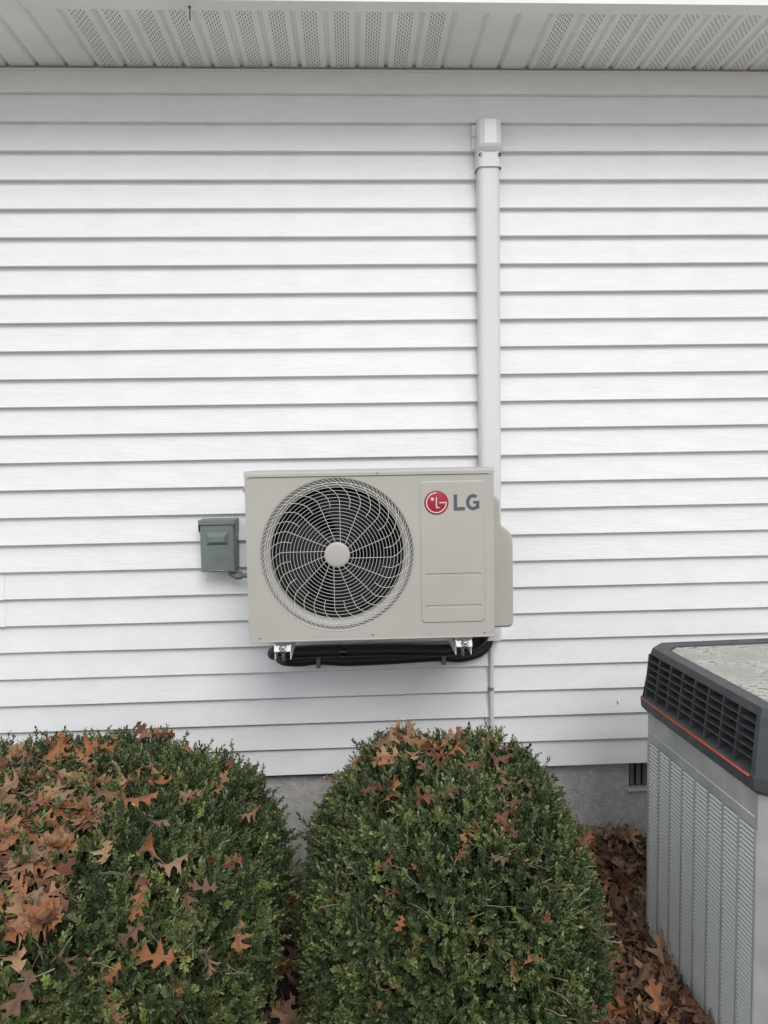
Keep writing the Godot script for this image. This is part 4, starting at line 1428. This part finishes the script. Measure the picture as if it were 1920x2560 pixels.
func fallen_leaves() -> void:
	for i in 26: oak_variants.append(oak_mesh(40 + i))
	var r := RandomNumberGenerator.new(); r.seed = 99
	# the plainest leaves, read from the photograph: x, y in pixels, size in cm, tone
	var left := [[380, 2075, 13, 0], [185, 1988, 14, 5], [90, 2010, 12, 0], [395, 1995, 11, 2], [345, 1935, 11, 0], [390, 1940, 11, 0], [550, 2165, 10, 2], [435, 2180, 9, 5], [615, 2055, 9, 0], [530, 1975, 9, 1], [575, 2340, 10, 1], [490, 2395, 9, 5], [385, 2395, 11, 2], [40, 2395, 13, 0], [75, 2475, 11, 4], [270, 2540, 9, 1], [345, 2185, 11, 3], [375, 2120, 12, 2], [270, 2150, 10, 0], [140, 2210, 12, 3], [55, 2190, 14, 3], [120, 2180, 12, 0], [40, 2095, 13, 2], [130, 2110, 12, 5], [60, 2300, 11, 0], [470, 2275, 9, 4], [330, 2265, 9, 2], [400, 1850, 10, 3], [365, 1850, 10, 3], [280, 1860, 9, 1], [180, 1850, 10, 3], [80, 1860, 10, 3], [120, 1910, 12, 1], [50, 1905, 12, 0], [210, 1900, 11, 2], [270, 1890, 10, 2], [290, 1935, 10, 0], [470, 1910, 9, 2], [570, 1915, 8, 3], [640, 2030, 7, 2], [20, 1985, 12, 0], [150, 2035, 10, 2], [160, 2425, 9, 4], [260, 2455, 7, 2], [320, 2330, 8, 4], [510, 2220, 8, 4]]
	var lab_l := "dry %s oak leaf lying on the wide clipped shrub"
	for q in left: leaf_on(0, q[0], q[1], q[2] * 0.0092, q[3], r, lab_l, "oak leaves on the wide shrub")
	# the drift that covers its outer half
	for k in 104:
		var u := r.randf_range(-20, 235) if k % 4 != 0 else r.randf_range(0, 470)
		var v := r.randf_range(1850, 2330) if u < 150 else r.randf_range(1850, 2080)
		leaf_on(0, u, v, r.randf_range(0.075, 0.12), [0, 0, 1, 1, 2, 2, 3, 4, 5, 5][r.randi() % 10], r, lab_l, "oak leaves on the wide shrub")
	var right := [[1255, 1955, 12, 0], [1240, 1915, 11, 3], [1275, 2025, 10, 4], [1275, 2075, 9, 3], [1325, 1900, 8, 2], [1310, 1965, 8, 4], [1165, 2090, 8, 1], [1155, 1870, 10, 3], [1120, 1950, 8, 4], [1065, 2005, 9, 3], [985, 1995, 10, 2], [935, 1985, 9, 3], [985, 1930, 8, 1], [860, 1905, 11, 3], [905, 1925, 9, 0], [925, 1895, 10, 4], [1010, 1830, 11, 0], [920, 1855, 9, 1], [960, 1850, 10, 4], [1040, 1815, 10, 1], [1095, 1825, 9, 3], [1150, 1830, 9, 1], [1195, 1830, 8, 0], [1125, 1985, 8, 4], [1070, 1945, 7, 4], [1210, 1865, 9, 3], [1260, 1885, 8, 3], [1245, 1990, 8, 4], [1175, 1935, 7, 3], [885, 1880, 9, 2], [955, 1885, 10, 4], [1000, 1865, 9, 3], [840, 1925, 8, 4], [985, 2235, 6, 3], [975, 2150, 5, 3], [1320, 2390, 6, 1], [1440, 2110, 8, 3], [1000, 2310, 5, 2], [1250, 2160, 6, 4]]
	var lab_r := "dry %s oak leaf lying on the rounded dome shrub"
	for q in right: leaf_on(1, q[0], q[1], q[2] * 0.0092, q[3], r, lab_r, "oak leaves on the dome shrub")
	for k in 48:
		leaf_on(1, r.randf_range(850, 1170), r.randf_range(1800, 1915), r.randf_range(0.08, 0.12), [0, 1, 1, 2, 3, 5][r.randi() % 6], r, lab_r, "oak leaves on the dome shrub")
	# litter on the ground: countable leaves in the open patch, the rest as one mass
	var n := 0
	var lab_g := "dry %s oak leaf in the litter between dome shrub and condenser"
	var lab_m := "dry %s oak leaf on the dark ground between the two shrubs"
	while n < 100:
		var u := r.randf_range(1420, 1740); var v := r.randf_range(2110, 2580)
		var p = hit_bed(u, v)
		if p == null: continue
		ground_leaf(p, r, lab_g, "oak leaves heaped beside the condenser", 0.025 + r.randf() * 0.04)
		n += 1
	n = 0
	while n < 16:
		var p = hit_bed(r.randf_range(670, 760), r.randf_range(2180, 2560))
		if p == null: continue
		ground_leaf(p, r, lab_m, "oak leaves on the ground between the shrubs", 0.015)
		n += 1
	oak(("small %s oak leaf scrap lying on the condenser top plate"), "", Vector3(1.135, 1.032, 0.90), Vector3(0.3, 0.9, 0.2), 0.055, 1.0, 2, 3)
	# uncounted litter
	var xs := []; var cs := []
	var tones := [Color(0.17, 0.095, 0.055), Color(0.12, 0.06, 0.036), Color(0.30, 0.185, 0.115), Color(0.09, 0.052, 0.036)]
	for k in 3200:
		var x := r.randf_range(-2.2, 2.2); var z := r.randf_range(0.02, 1.9)
		if k % 2 == 0:
			x = r.randf_range(0.35, 1.3); z = r.randf_range(0.03, 1.2)
		if x > 0.90 and x < 1.6 and z > 0.5 and z < 1.2: continue
		var nn := Vector3(r.randfn() * 0.4, 1.0, r.randfn() * 0.4).normalized()
		xs.append(Transform3D(frame(nn, r.randf() * TAU).scaled(Vector3.ONE * r.randf_range(0.07, 0.13)), Vector3(x, bed_h(x, z) + 0.008 + r.randf() * 0.022, z)))
		cs.append(tones[r.randi() % 4])
	var base := oak_mesh(77, false)
	var lm := mm("leaf_litter", base, xs, cs, M.litter, self)
	lm.set_meta("label", "brown oak leaf litter covering the soil bed"); lm.set_meta("category", "leaf litter")

func hit_bed(u: float, v: float):
	var d := pixel_ray(u, v)
	var t := 1.0
	while t < 4.0:
		var p := CAM + d * t
		if p.z < 0.03: return null
		if p.y < bed_h(p.x, p.z): return p
		for b in B_:
			if field(b, p) < 0.98: return null
		if p.x > 0.88 + 0.05 * (p.z - 0.56) and p.z > 0.52 and p.y < 0.9: return null
		t += 0.01
	return null

func ground_leaf(p: Vector3, r: RandomNumberGenerator, label: String, group: String, lift: float) -> void:
	var nn := Vector3(r.randfn() * 0.45, 1.0, r.randfn() * 0.45 + 0.15).normalized()
	oak(label, group, p + Vector3(0, lift, 0), nn, r.randf_range(0.10, 0.16), r.randf() * TAU, [0, 1, 4, 4, 3, 5, 5, 2][r.randi() % 8], r.randi() % 26)

func leaf_on(which: int, u: float, v: float, size: float, tone: int, r: RandomNumberGenerator, label: String, group: String) -> void:
	var b: Dictionary = B_[which]
	var p = hit_shrub(b, u, v)
	if p == null: return
	var nrm := shrub_normal(b, p)
	var nn := (nrm * 0.7 + Vector3(0, 0.55, 0.1) + Vector3(r.randfn(), r.randfn(), r.randfn()) * 0.5).normalized()
	oak(label, group, p + nrm * r.randf_range(0.012, 0.035), nn, size, r.randf() * TAU, tone, r.randi() % 26)
